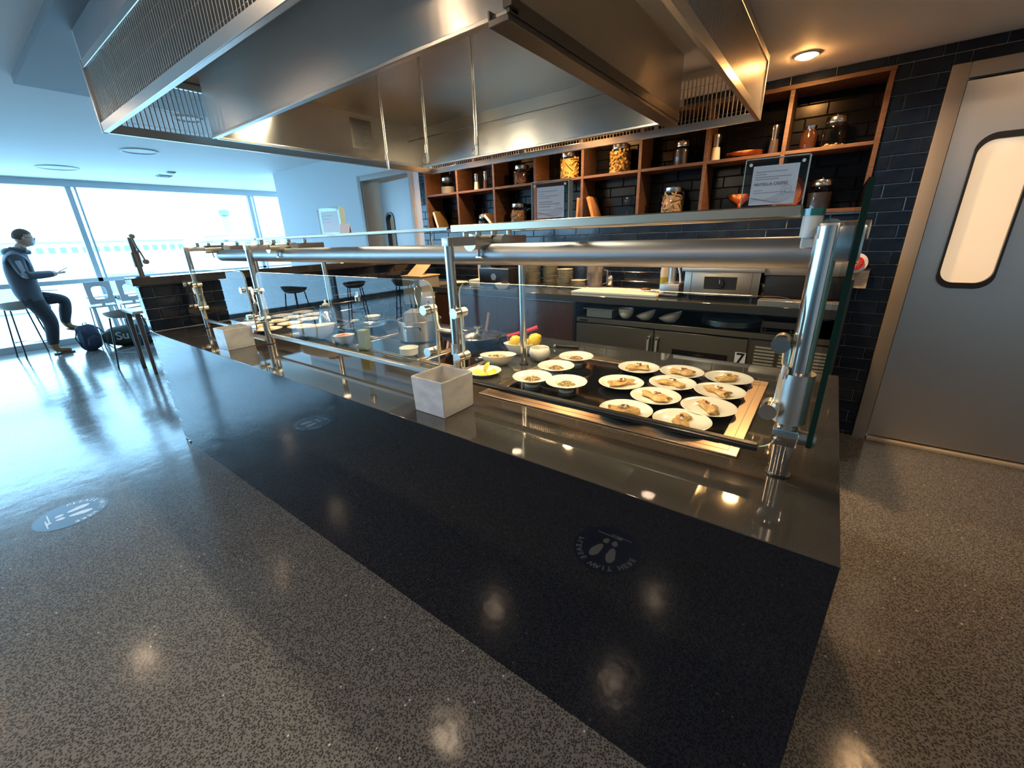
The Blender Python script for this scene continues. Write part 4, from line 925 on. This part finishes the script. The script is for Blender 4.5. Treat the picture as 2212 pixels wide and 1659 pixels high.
# cart + bin at the far left
t = onB('steel_cart', 'low steel stand at the far left end of the back counter', 'stand', -3.73, 2.55, 0, 0)
G().box(-.27, .27, -.30, .28, .76, .79, .003, seg=1).obj('top', M_STEEL, t)
for sx in (-1, 1):
    for sy in (-1, 1): G().cyl((sx*.25, sy*.27-.01, 0), (sx*.25, sy*.27-.01, .76), .014, 12).obj('leg', M_SATIN, t)
G().box(-.26, .26, -.29, .27, .25, .265).obj('lower_shelf', M_SATIN, t)
t = onB('lidded_bin', 'grey plastic bin with a beige tilted lid at the left end of the kitchen', 'bin', -3.80, 2.42, 0, .79)
g = G(); g.poly([(-.16, -.14, 0), (.14, -.14, 0), (.14, .14, 0), (-.16, .14, 0)], (0, 0, .30)); g.obj('bin_body', mat('pale_bin', (.46, .47, .44), .4), t)
g = G(); g.box(-.17, .16, -.15, .15, .30, .315, .004); g.obj('rim', mat('beige_lid', (.62, .47, .32), .5), t)
g = G(); g.poly([(-.17, -.05, .315), (-.17, .10, .42), (-.17, .105, .415), (-.17, -.04, .31)], (.24, 0, 0)); g.obj('flap', mat('beige_lid'), t, flat=True)
t = onB('till_slip_box', 'small white box with a red mark beside the bin', 'box', -3.57, 2.33, 0, .79); G().box(-.05, .05, -.04, .04, 0, .09, .003).obj('box_body', M_PAPER, t); G().box(-.02, .02, -.0405, -.04, .03, .055).obj('mark', M_RED, t, flat=True)
# things on the worktop from left to right
t = onB('cream_platter', 'cream platter at the left end of the back worktop', 'platter', -3.26, 2.45); G().lathe([(0, 0), (.06, 0), (.12, .03), (.118, .034), (.05, .008), (0, .008)], 28, sx=1.1, sy=.7).obj('dish', M_CERAM, t)
t = onB('food_slicer', 'white kitchen slicer with an upright arm and steel head', 'machine', -3.00, 2.62, .1)
G().box(-.14, .12, -.13, .13, 0, .055, .01).obj('base', M_WHITEPL, t); G().box(-.09, -.055, -.02, .02, .05, .26, .006).obj('arm', M_WHITEPL, t)
G().cyl((.03, -.02, .16), (.03, .02, .16), .085, 28).obj('blade_guard', M_CHROME, t); G().box(-.06, .10, -.03, .03, .225, .25, .006).obj('head', M_WHITEPL, t)
t = onB('black_case', 'black metal case with a pale hexagon emblem on the back worktop', 'case', -2.70, 2.50)
G().box(-.18, .18, -.13, .13, .008, .18, .004).obj('case_body', M_BLACK, t); G().box(-.182, .182, -.132, -.120, .176, .188, .002, seg=1).obj('front_edge', M_SATIN, t)
G().cyl((.0, -.1325, .105), (0, -.130, .105), .035, 6).obj('emblem', mat('pale_emblem', (.45, .45, .46), .35, .6), t)
for sx in (-.15, .15): G().cyl((sx, -.08, 0), (sx, -.08, .01), .012, 10).obj('foot', M_BLACK, t)
t = onB('glass_bowl', 'steel bowl and clips resting on the black case', 'bowl', -2.78, 2.52, 0, BZ+.181); G().lathe([(0, 0), (.05, 0), (.09, .04), (.088, .042), (.05, .004), (0, .003)], 28).obj('dish', M_CHROME, t)
t = onB('white_bowl', 'white bowl in front of the black case at the worktop edge', 'bowl', -2.56, 2.32); G().lathe(bprof(.075, .055), 32).obj('dish', M_CERAM, t)
t = onB('steel_tongs', 'steel serving tongs lying before the black case', 'tongs', -2.80, 2.30, .15)
g = G(); g.tube([(-.12, 0, .008), (.12, .012, .008)], .005, 6); g.tube([(-.12, 0, .008), (.12, -.018, .008)], .005, 6); g.ball((-.12, 0, .008), .010, 10, 8); g.obj('tongs_body', M_CHROME, t)
ORD = ['topmost', 'second from the top', 'third from the top', 'fourth from the top', 'fifth from the top', 'sixth from the top', 'seventh from the top', 'eighth from the top', 'ninth from the top', 'tenth from the top', 'eleventh from the top', 'twelfth from the top', 'thirteenth from the top', 'fourteenth from the top', 'fifteenth from the top', 'sixteenth from the top', 'seventeenth from the top', 'eighteenth from the top', 'nineteenth from the top', 'twentieth from the top']
sp0 = None
M_CREAMPL = mat('cream_china', (.68, .66, .52), .2, coat=.3)
for x, y, n, r, lb in ((-2.41, 2.62, 19, .078, 'tall stack directly right of the black case'), (-2.245, 2.68, 19, .075, 'second tall stack from the case'), (-2.05, 2.62, 13, .075, 'medium stack'), (-1.90, 2.60, 6, .07, 'shortest stack')):
    for k in range(n):
        L = 'cream plate in the %s, %s' % (lb, ORD[n-1-k]); loc = (x+random.uniform(-.002, .002), y+random.uniform(-.002, .002), BZ+k*.0132)
        if sp0 is None:
            sp0 = thing('stacked_plate', L, 'plate', loc, 0, 'plates stacked on the back worktop'); G().lathe([(0, .001), (.045, .001), (.047, .004), (.076, .0115), (.078, .0135), (.074, .0135), (.045, .007), (0, .007)], 28).obj('dish', M_CREAMPL, sp0)
        else: dup(sp0, loc, 0, L, sc=(r/.078, r/.078, 1))
t = onB('clear_jug', 'clear plastic jug full of squeeze bottles', 'jug', -1.77, 2.66)
G().lathe([(0, 0), (.062, 0), (.066, .004), (.075, .19), (.078, .20)], 28).obj('jug_body', mat('smoky_plastic', (.25, .25, .27), .2, trans=.6), t); G().tube([(.074, 0, .17), (.12, 0, .16), (.12, 0, .06), (.07, 0, .04)], .007, 8).obj('handle', mat('smoky_plastic'), t)
squeeze(-1.790, 2.645, BZ+.06, .19, .024, 'dark squeeze bottle standing in the clear jug, left one', mat('dark_sauce', (.06, .03, .02), .3)); squeeze(-1.735, 2.68, BZ+.06, .19, .022, 'dark squeeze bottle standing in the clear jug, right one', mat('dark_sauce'))
t = onB('steel_shaker', 'small steel shaker behind the white cutting board', 'shaker', -1.66, 2.74); G().lathe([(0, 0), (.032, 0), (.033, .003), (.031, .075), (.034, .078), (.034, .10), (.026, .112), (0, .115)], 24).obj('shaker_body', M_CHROME, t)
t = onB('cutting_board', 'large white plastic cutting board on the back worktop', 'board', -1.47, 2.50); G().box(-.36, .36, -.17, .17, 0, .018, .006).obj('slab', M_WHITEPL, t)
t = onB('bread_piece', 'small brown bread end lying on the cutting board', 'bread', -1.26, 2.53, .2, BZ+.018); G().ball((0, 0, .014), .018, 12, 8, 2.2, 1, .75).obj('loaf', mat('crust', (.22, .10, .04), .6), t)
t = onB('knife', 'short dark knife lying right of the bread end', 'knife', -1.18, 2.50, -.2, BZ+.018); G().box(-.05, .05, -.008, .008, 0, .012, .004).obj('handle', M_BLACK, t); G().box(.05, .13, -.010, .006, .002, .004).obj('blade', M_CHROME, t)
squeeze(-1.19, 2.76, BZ, .245, .033, 'squeeze bottle of green oil behind the white cutting board', mat('green_oil', (.25, .26, .03), .2))
t = onB('can_opener_stand', 'steel bench stand with an upright post beside the griddle', 'stand', -1.03, 2.50)
G().box(-.08, .06, -.10, .12, .012, .095, .004).obj('base_box', M_SATIN, t); G().box(-.05, .04, -.101, -.0995, .028, .034).obj('slot', M_BLACK, t, flat=True); G().cyl((-.03, .02, .095), (-.03, .02, .30), .028, 20).obj('post', M_SATIN, t)
G().tube([(.0, .0, .28), (.04, -.02, .16), (.05, -.03, .10)], .008, 8).obj('lever', M_SATIN, t); G().box(-.075, .055, -.09, .11, 0, .012).obj('foot', M_BLACK, t, flat=True)
t = onB('griddle', 'steel countertop griddle with a dial panel and thick top', 'griddle', -.685, 2.52)
G().box(-.235, .235, -.18, .20, .035, .195, .004).obj('griddle_body', M_STEEL, t); G().box(-.255, .255, -.20, .22, .195, .222, .005).obj('griddle_top', mat('griddle_top', (.50, .48, .45), .45, 1), t)
for sx in (-.20, .20): G().cyl((sx, -.15, 0), (sx, -.15, .036), .014, 12).obj('foot', M_BLACK, t)
G().box(-.105, .105, -.1825, -.180, .075, .165).obj('dial_frame', mat('yellow_line', (.55, .48, .12), .4), t, flat=True); G().box(-.102, .102, -.184, -.1825, .078, .162).obj('dial_panel', mat('dial_black', (.03, .03, .033), .25), t, flat=True)
G().cyl((0, -.184, .118), (0, -.205, .118), .030, 24, .027).obj('dial', M_BLACK, t); G().box(-.0015, .0015, -.206, -.2045, .12, .146).obj('pointer', M_PAPER, t, flat=True)
for sx in (-.188, .188): G().box(sx-.002, sx+.002, -.1815, -.18, .04, .19).obj('seam', M_DARKSTEEL, t, flat=True)
for i, (a, b, s, k) in enumerate(((-.17, -.1, .03, 'leftmost'), (-.09, -.12, .022, 'second'), (.02, -.08, .03, 'middle'), (.12, -.11, .03, 'fourth'), (.20, -.08, .028, 'rightmost'))):
    q = onB('flatbread_scrap', 'pale flatbread scrap on the griddle top, %s of the five' % k, 'bread', -.685+a, 2.52+b, i, BZ+.222); G().ball((0, 0, s*.28), s, 8, 5, 1.3, .7, .35, .002).obj('scrap', M_CREAM, q)
t = onB('warming_oven', 'black countertop oven with a pale steel upper band at the right end', 'oven', -.225, 2.62)
G().box(-.20, .19, -.24, .22, .0, .175, .004).obj('lower_body', M_BLACK, t); G().box(-.21, .20, -.26, .22, .178, .262, .006).obj('steel_band', mat('warm_band', (.55, .47, .38), .35, 1), t)
for i in range(5): G().cyl((-.14+i*.07, -.262, .25), (-.14+i*.07, -.258, .25), .004, 8).obj('rivet', M_CHROME, t)
t = onB('steel_tray', 'shallow steel tray on the worktop edge at the right end', 'tray', -.22, 2.29)
g = G(); g.box(-.21, .19, -.06, .05, 0, .006); g.box(-.21, .19, -.062, -.056, 0, .036, .001, seg=1); g.box(-.21, .19, .05, .055, 0, .036, .001, seg=1); g.box(-.214, -.208, -.06, .05, 0, .036); g.box(.188, .194, -.06, .05, 0, .036); g.obj('tray_body', M_SATIN, t)
# under the worktop, on the fridge
t = onB('steel_pan', 'rectangular steel food pan under the worktop, leftmost', 'pan', -1.545, 2.36, 0, .832); g = G(); g.poly([(-.11, -.07, 0), (.11, -.07, 0), (.11, .10, 0), (-.11, .10, 0)], (0, 0, .068)); g.box(-.135, .13, -.085, .115, .066, .072, .001, seg=1); g.obj('pan_body', mat('pan_grey', (.34, .35, .33), .4, .8), t)
lbowl('white_bowl', 'white round bowl under the worktop beside the steel pan', 'bowl', -1.345, 2.36, .832, [(0, 0), (.026, 0), (.045, .015), (.058, .045), (.060, .075), (.056, .077), (.05, .045), (0, .01)])
lbowl('slanted_bowl', 'white slanted bowl under the worktop, left of two', 'bowl', -1.185, 2.36, .832, bprof(.075, .055, .4), slant=.35, rz=.1)
lbowl('slanted_bowl', 'white slanted bowl under the worktop, right of two', 'bowl', -1.0, 2.36, .832, bprof(.085, .055, .4), slant=.35, rz=.05)
for k in range(5):
    t = onB('round_tray', 'thin round steel tray under the worktop, %s of the stack' % ORD[4-k], 'tray', -.60, 2.46, 0, .832+k*.0095, 'round steel trays under the worktop')
    G().lathe([(0, 0), (.17, 0), (.192, .004), (.196, .0085), (.190, .009), (.17, .003), (0, .003)], 40).obj('tray_body', M_CHROME, t)
t = onB('roller_bracket', 'dark steel bracket with rollers under the worktop near the louvres', 'bracket', -.30, 2.30, 0, .832)
g = G(); g.box(-.09, .09, -.02, -.012, .035, .075); g.box(-.09, .09, -.02, .04, .0, .006); g.box(-.094, -.088, -.02, .04, 0, .078); g.box(.088, .094, -.02, .04, 0, .078); g.obj('bracket_body', M_DARKSTEEL, t)
for sx in (-.07, .07): G().cyl((sx, -.03, .022), (sx, -.015, .022), .009, 12).obj('roller', M_CHROME, t)
# hose reel and tag on the tiles
t = thing('red_reel', 'white disc with a red centre hanging on the dark tiles', 'reel', (.035, YW-.012, 1.235))
G().cyl((0, -.03, 0), (0, 0, 0), .062, 32).obj('disc', M_PAPER, t); G().cyl((0, -.036, 0), (0, -.03, 0), .042, 24).obj('centre', M_RED, t)
g = G()
for k in range(6): g.box(-.030, .030, -.038, -.036, -.002, .002, rot=RY(k*PI/6))
g.obj('spokes', mat('pale_red', (.75, .30, .28), .4), t, flat=True)
t = thing('inspection_tag', 'cream printed tag hanging below the red and white disc', 'tag', (.075, YW-.016, 1.19))
G().box(-.042, .042, -.002, 0, -.12, 0).obj('tag_sheet', mat('tag_cream', (.62, .56, .46), .6), t, flat=True); g = G()
for k in range(7): g.box(-.032, .032-.01*(k % 3), -.0026, -.002, -.03-k*.012, -.027-k*.012)
g.obj('print', mat('faint_print', (.35, .28, .26), .6), t, flat=True); G().box(-.045, .045, -.003, .001, -.004, .010).obj('tag_clip', mat('violet_clip', (.14, .08, .16), .5), t)

# ------------------------------------------------------------------ floor decals
M_DEC = mat('decal_navy', (.045, .055, .10), .3); M_DECW = mat('decal_white', (.75, .77, .80), .35)
def decal(x, y, label):
    t = thing('floor_decal', label, 'decal', (x, y, .0002), 0)
    G().lathe([(0, 0), (.165, 0), (.165, .001), (0, .001)], 48).obj('disc', M_DEC, t, flat=True)
    s = 'PLEASE WAIT HERE'
    for i, ch in enumerate(s):
        if ch == ' ': continue
        a = math.radians(178-i*176/(len(s)-1)); me = text_mesh(ch, .039, .0003, True)
        me.transform(T(math.cos(a)*.134, math.sin(a)*.134, .0014) @ RZ(a-PI/2)); me.materials.clear(); me.materials.append(M_DECW)
        o = bpy.data.objects.new('letter', me); C.objects.link(o); o.parent = t
    for sx in (-1, 1):
        g = G(); M = T(sx*.032, 0, 0) @ RZ(sx*-.18)
        for c, ra, rb in (((0, .035), .024, .052), ((0, -.052), .016, .020)):
            v = [g.bm.verts.new(M @ Vector((c[0]+math.cos(q*PI/12)*ra*(1.0 if math.sin(q*PI/12) > 0 else .82), c[1]+math.sin(q*PI/12)*rb, .0014))) for q in range(24)]; g.face(v)
        g.obj('footprint', M_DECW, t, flat=True)
    g = G(); g.box(-.09, .03, -.098, -.092, .001, .0014); g.box(-.02, .09, -.112, -.106, .001, .0014)
    v = [g.bm.verts.new((.03+math.cos(q*PI/5+.3)*(.018 if q % 2 else .008), -.10+math.sin(q*PI/5+.3)*(.018 if q % 2 else .008), .0015)) for q in range(10)]; g.face(v)
    g.obj('mark', M_DECW, t, flat=True)
decal(-3.505, -.755, 'round navy waiting decal on the floor at the left, lettering and footprints'); decal(-.753, -.766, 'round navy waiting decal seen reflected in the dark counter front')

# ------------------------------------------------------------------ lounge: stools, tables, bags
M_SHELL = mat('pale_shell', (.42, .44, .40), .4); M_LEG = mat('dark_leg', (.05, .05, .055), .4, .5)
def tub_stool(x, y, rz, label, h=.66, m=None, low=False):
    t = thing('bar_stool', label, 'stool', (x, y, 0), rz, 'lounge bar stools')
    g = G(); n = 32; pr = [(.0, 0), (.12, 0), (.17, .02), (.205, .06), (.215, .10)]; rings = []
    for r, z in pr[1:]: rings.append([g.bm.verts.new((math.cos(2*PI*i/n)*r, math.sin(2*PI*i/n)*r*.95, h+z+(z*.35*math.cos(2*PI*i/n)))) for i in range(n)])
    inn = [[g.bm.verts.new((math.cos(2*PI*i/n)*(r-.012), math.sin(2*PI*i/n)*(r-.012)*.95, h+max(z, .012)+(z*.35*math.cos(2*PI*i/n)))) for i in range(n)] for r, z in pr[:0:-1]]
    R = rings+inn
    for i in range(len(R)-1): g.bridge(R[i], R[i+1])
    g.face(rings[0][::-1]); g.face(inn[-1]); g.obj('seat_shell', m or M_SHELL, t)
    for sx in (-1, 1):
        for sy in (-1, 1): G().tube([(sx*.11, sy*.11, h+.005), (sx*.17, sy*.17, .0)], .010, 8).obj('leg', M_LEG, t)
    G().tube([(-.15, -.15, .22), (.15, -.15, .22), (.15, .15, .22), (-.15, .15, .22)], .008, 8, True).obj('footrest', M_LEG, t)
    return t
tub_stool(-7.35, .47, .6, 'grey-green tub-shaped bar stool in front of the brown-legged table')
tub_stool(-9.62, -.27, .2, 'pale bar stool the masked man is perched on', .70)
tub_stool(-8.6, .95, 0, 'low white stool behind the brown table leg', .36, mat('white_shell', (.60, .64, .66), .4))
tub_stool(-7.7, -2.35, 1.2, 'bar stool left of the camera, seen only as a reflection in the glass, nearest'); tub_stool(-7.3, -3.3, .4, 'bar stool left of the camera, seen only as a reflection, middle one'); tub_stool(-6.6, -3.9, 2.0, 'bar stool left of the camera, seen only as a reflection, farthest right')
t = thing('bar_table', 'table with a pale top and a tapered brown leg beside the half wall', 'table', (-6.89, .86, 0))
G().box(-.27, .27, -.45, .5, .755, .785, .004).obj('top', mat('pale_top', (.45, .47, .44), .3), t)
for sx in (-1, 1):
    for sy in (-1, 1): G().cyl((sx*.21, sy*.40, .755), (sx*.235, sy*.415, .015), .030, 10, .018).obj('leg', mat('brown_leg', (.10, .065, .045), .5), t); G().cyl((sx*.235, sy*.415, 0), (sx*.235, sy*.415, .018), .020, 10).obj('foot', M_BLACK, t)
t = thing('window_table', 'high narrow pale table against the window wall', 'table', (-9.98, .88, 0))
G().box(-.20, .22, -.38, .9, .745, .765, .004).obj('top', mat('white_top', (.6, .64, .66), .3), t)
for yy in (-.3, .8): G().cyl((0, yy, 0), (0, yy, .745), .025, 12).obj('leg', mat('grey_leg', (.3, .33, .35), .4), t)
for i, (y, l) in enumerate(((.62, 'pale chair with a rounded back opening by the window, left one'), (1.0, 'pale chair with a rounded back opening by the window, right one'))):
    t = thing('window_chair', l, 'chair', (-9.55, y, 0), 0, 'pale chairs by the window'); q = mat('ghost_shell', (.62, .67, .70), .4)
    G().box(-.17, .17, -.16, .16, .62, .65, .008).obj('seat', q, t)
    g = G(); pp = leaf(g, .30, .34, .02, .15, .17, .17, .20, .05, T(.17, -.15, .68) @ RZ(PI/2)); g.obj('backrest', q, t)
    G().box(.165, .18, -.02, .02, .62, .70).obj('back_stem', q, t)
    for sx in (-1, 1):
        for sy in (-1, 1): G().cyl((sx*.13, sy*.13, .62), (sx*.17, sy*.16, 0), .010, 8).obj('leg', q, t)
def blob(g, c, r, sc, seed, amp=.12, n=20, m=14):
    k0 = len(g.bm.verts); g.ball((0, 0, 0), r, n, m); g.bm.verts.ensure_lookup_table()
    for v in g.bm.verts[k0:]:
        p = v.co.copy(); f = 1+amp*noise.noise(p*9/ r*.2+Vector((seed, 0, 0)))
        # squarish
        q = Vector([math.copysign(abs(x/r)**.72*r, x) for x in p]); v.co = Vector((q.x*sc[0]*f+c[0], q.y*sc[1]*f+c[1], q.z*sc[2]*f+c[2]))
t = thing('backpack', 'dark navy backpack standing on the floor beside the duffel bag', 'backpack', (-9.25, .30, 0), .3); t.scale = (.82, .82, .88)
g = G(); blob(g, (0, 0, .23), .16, (.85, 1.0, 1.42), 3, .18); g.obj('pack_body', mat('navy_cloth', (.018, .035, .075), .6, bump=(25, .5, (1, 1, 1))), t)
g = G(); blob(g, (.11, 0, .17), .10, (.6, 1.0, 1.0), 5, .15); g.obj('front_pocket', mat('navy_cloth'), t)
G().tube([(0, -.03, .44), (0, -.02, .49), (0, .03, .49), (0, .04, .44)], .008, 8).obj('top_handle', M_BLACK, t)
g = G(); g.tube([(.06, .14, .40), (.10, .20, .28), (.08, .18, .10)], .010, 6); g.tube([(.02, -.15, .40), (.0, -.20, .25), (.03, -.16, .08)], .010, 6); g.obj('shoulder_strap', mat('navy_strap', (.02, .025, .05), .6), t)
t = thing('duffel_bag', 'long dark green duffel bag with pale lettering on the floor', 'bag', (-9.15, .86, 0), .0)
g = G(); blob(g, (0, 0, .165), .165, (1.0, 2.55, 1.0), 8, .10, 24, 16); g.obj('bag_body', mat('dark_green_cloth', (.020, .032, .026), .65, bump=(25, .4, (1, 1, 1))), t)
G().tube([(.06, -.10, .31), (.05, -.09, .42), (.03, -.02, .46), (.05, .06, .42), (.06, .08, .31)], .009, 8).obj('handle', M_BLACK, t)
text('Su', .17, mat('pale_letter', (.38, .42, .42), .5), 'lettering', t, T(.178, -.22, .19) @ RZ(PI/2) @ RX(PI/2), .006, True)
g = G(); g.tube([(.10, -.38, .22), (.17, -.42, .10), (.20, -.36, .01), (.22, -.25, .012)], .008, 6); g.obj('strap', M_BLACK, t)

# ------------------------------------------------------------------ the masked man
def skinned(chains, root=0):
    me = bpy.data.meshes.new('s'); vs, es, rad = [], [], []
    idx = {}
    for ch in chains:
        prev = None
        for nm, p, r in ch:
            if nm not in idx: idx[nm] = len(vs); vs.append(p); rad.append(r)
            if prev is not None: es.append((prev, idx[nm]))
            prev = idx[nm]
    me.from_pydata(vs, es, []); o = bpy.data.objects.new('s', me); C.objects.link(o)
    md = o.modifiers.new('skin', 'SKIN'); md.use_smooth_shade = True
    if not me.skin_vertices: me.attributes
    sk = me.skin_vertices[0].data
    for i, r in enumerate(rad): sk[i].radius = r if isinstance(r, tuple) else (r, r); sk[i].use_root = (i == root)
    ss = o.modifiers.new('sub', 'SUBSURF'); ss.levels = 2; ss.render_levels = 2
    dg = bpy.context.evaluated_depsgraph_get(); res = bpy.data.meshes.new_from_object(o.evaluated_get(dg)); bpy.data.objects.remove(o)
    return res
man = thing('person', 'man in grey hooded jacket and face mask perched on a stool, looking at a phone', 'person', (-9.52, 0, 0))
B = lambda nm, x, y, z, r: (nm, (x, y, z), r)
body = skinned([
    [B('pelvis', 0, -.11, .86, (.165, .15)), B('waist', 0, -.12, 1.02, (.165, .155)), B('chest', 0, -.11, 1.25, (.185, .165)), B('upper', 0, -.09, 1.41, (.165, .135)), B('nb', 0, -.04, 1.50, .085), B('neck', 0, -.0, 1.57, .062), B('skull', 0, .02, 1.62, .06)],
    [B('upper', 0, 0, 0, 0), B('shr', .19, -.11, 1.42, .085), B('elr', .23, -.09, 1.17, .066), B('wrr', .13, .17, 1.17, .044), B('hdr', .10, .25, 1.18, .026)],
    [B('upper', 0, 0, 0, 0), B('shl', -.19, -.11, 1.42, .085), B('ell', -.23, -.07, 1.16, .066), B('wrl', -.11, .18, 1.18, .044), B('hdl', -.06, .26, 1.19, .026)],
    [B('pelvis', 0, 0, 0, 0), B('hpr', .09, -.10, .82, .118), B('knr', .10, -.01, .50, .092), B('anr', .10, -.09, .13, .066), B('ftr', .10, -.06, .06, .045), B('tor', .11, .09, .040, .038)],
    [B('pelvis', 0, 0, 0, 0), B('hpl', -.09, -.08, .84, .115), B('knl', -.11, .25, .79, .092), B('anl', -.10, .15, .44, .064), B('ftl', -.10, .18, .36, .045), B('tol', -.10, .30, .31, .036)]])
mats = [mat('grey_jacket', (.060, .070, .088), .75, bump=(30, .3, (1, 1, 1))), mat('dark_trousers', (.024, .030, .040), .8), mat('tan_boot', (.30, .17, .08), .6), mat('skin', (.50, .30, .21), .5), mat('jacket_stripe', (.38, .40, .44), .7)]
for x in mats: body.materials.append(x)
for p in body.polygons:
    c = p.center; k = 0
    if c.z < .17 or (c.x < -.02 and c.y > .06 and c.z < .43): k = 2
    elif c.z < .86 and not (c.y < .02 and c.z > .84): k = 1
    elif c.z > 1.555: k = 3
    elif c.y > .205 and c.z > 1.1: k = 3
    elif abs(c.x) > .20 and abs(c.y+.10) < .022 and 1.1 < c.z < 1.40: k = 4
    p.material_index = k; p.use_smooth = True
o = bpy.data.objects.new('body', body); C.objects.link(o); o.parent = man
g = G(); k0 = 0
g.ball((0, 0, 0), .098, 24, 18, .80, 1.0, 1.22)
for v in g.bm.verts:
    p = v.co
    if p.z < -.03: p.y += .012*(-p.z/.1); p.x *= 1-.22*min(1, (-p.z-.03)/.09)
    if p.y > .06 and abs(p.x) < .018 and -.045 < p.z < .01: p.y += .018
    p += Vector((0, .035, 1.70))
head_ = g.obj('head', mats[3], man)
for sx in (-1, 1): G().ball((sx*.080, .025, 1.695), .024, 10, 8, .4, .7, 1.2).obj('ear', mats[3], man)
g = G(); g.ball((0, 0, 0), .104, 24, 16, .84, 1.03, 1.12)
kill = [v for v in g.bm.verts if v.co.z < (.03 if v.co.y > .0 else -.045) or (v.co.y > .055 and v.co.z < .06)]
bmesh.ops.delete(g.bm, geom=kill, context='VERTS')
for v in g.bm.verts: v.co += Vector((0, .028, 1.712))
g.obj('hair', mat('brown_hair', (.08, .055, .04), .8), man)
g = G(); g.ball((0, .108, 1.655), .052, 14, 10, 1.0, .75, .95); g.obj('face_mask', mat('mask_blue', (.50, .62, .68), .7), man)
g = G(); g.tube([(.05, .10, 1.665), (.078, .03, 1.70)], .002, 5); g.tube([(-.05, .10, 1.665), (-.078, .03, 1.70)], .002, 5); g.obj('mask_loop', M_PAPER, man)
g = G()
for sx in (-1, 1): g.tube([(sx*.035+math.cos(q*PI/6)*.024, .142, 1.715+math.sin(q*PI/6)*.017) for q in range(12)], .003, 5, True); g.tube([(sx*.058, .14, 1.72), (sx*.082, .03, 1.715)], .0025, 5)
g.obj('glasses', M_BLACK, man)
g = G(); g.tube([(.062, .01, 1.515), (.070, -.05, 1.53), (.040, -.10, 1.54), (-.040, -.10, 1.54), (-.070, -.05, 1.53), (-.062, .01, 1.515), (0, .05, 1.495)], .034, 12, True); g.ball((0, -.135, 1.50), .10, 16, 10, 1.15, .72, .62); g.obj('hood', mats[0], man)
g = G(); g.box(-.165, .165, -.268, -.262, 1.36, 1.385, .002, seg=1); g.obj('back_stripe', mats[4], man)
for sx, hx in ((1, .10), (-1, -.06)):
    g = G(); g.ball((hx, .275, 1.185), .028, 12, 8, .95, 1.25, .45)
    for i in range(4):
        y0 = .298; xx = hx-sx*(.018-.012*i); g.tube([(xx, y0, 1.183), (xx, y0+.028, 1.190-.002*i), (xx-sx*.004, y0+.045-(.006 if i in (0, 3) else 0), 1.200)], .0078, 6, radii=[.0085, .0075, .006])
    g.tube([(hx-sx*.024, .262, 1.188), (hx-sx*.038, .280, 1.200), (hx-sx*.034, .300, 1.210)], .009, 6, radii=[.010, .009, .007]); g.obj('hand', mats[3], man)
for (ax, ay, az, pitch) in ((.10, -.02, 0, 0), (-.10, .225, .29, -.35)):
    o = G().box(-.048, .048, -.10, .13, -.005, .014, .006).obj('boot_sole', mat('boot_sole', (.14, .09, .06), .7), man); o.location = (ax, ay, az+.006); o.rotation_euler[0] = pitch
PV = Vector((0, .0, 1.60)); TL = T(*PV) @ RX(-.26) @ T(*(-PV))
for ch in man.children:
    if ch.name.split('.')[0] in ('head', 'ear', 'hair', 'face_mask', 'mask_loop', 'glasses'): ch.data.transform(TL)
ph = thing('phone', 'dark phone held in the hands of the masked man', 'phone', (-9.50, .318, 1.222)); o = G().box(-.036, .036, -.07, .07, -.004, .004, .003).obj('phone_body', M_BLACK, ph); o.rotation_euler[0] = .45
bg_ = thing('paper_bag', 'white folded paper on the knee of the masked man', 'paper', (-9.60, .10, .932)); o = G().box(-.07, .07, -.09, .10, 0, .012, .003).obj('sheet', M_PAPER, bg_); o.rotation_euler[0] = -.05
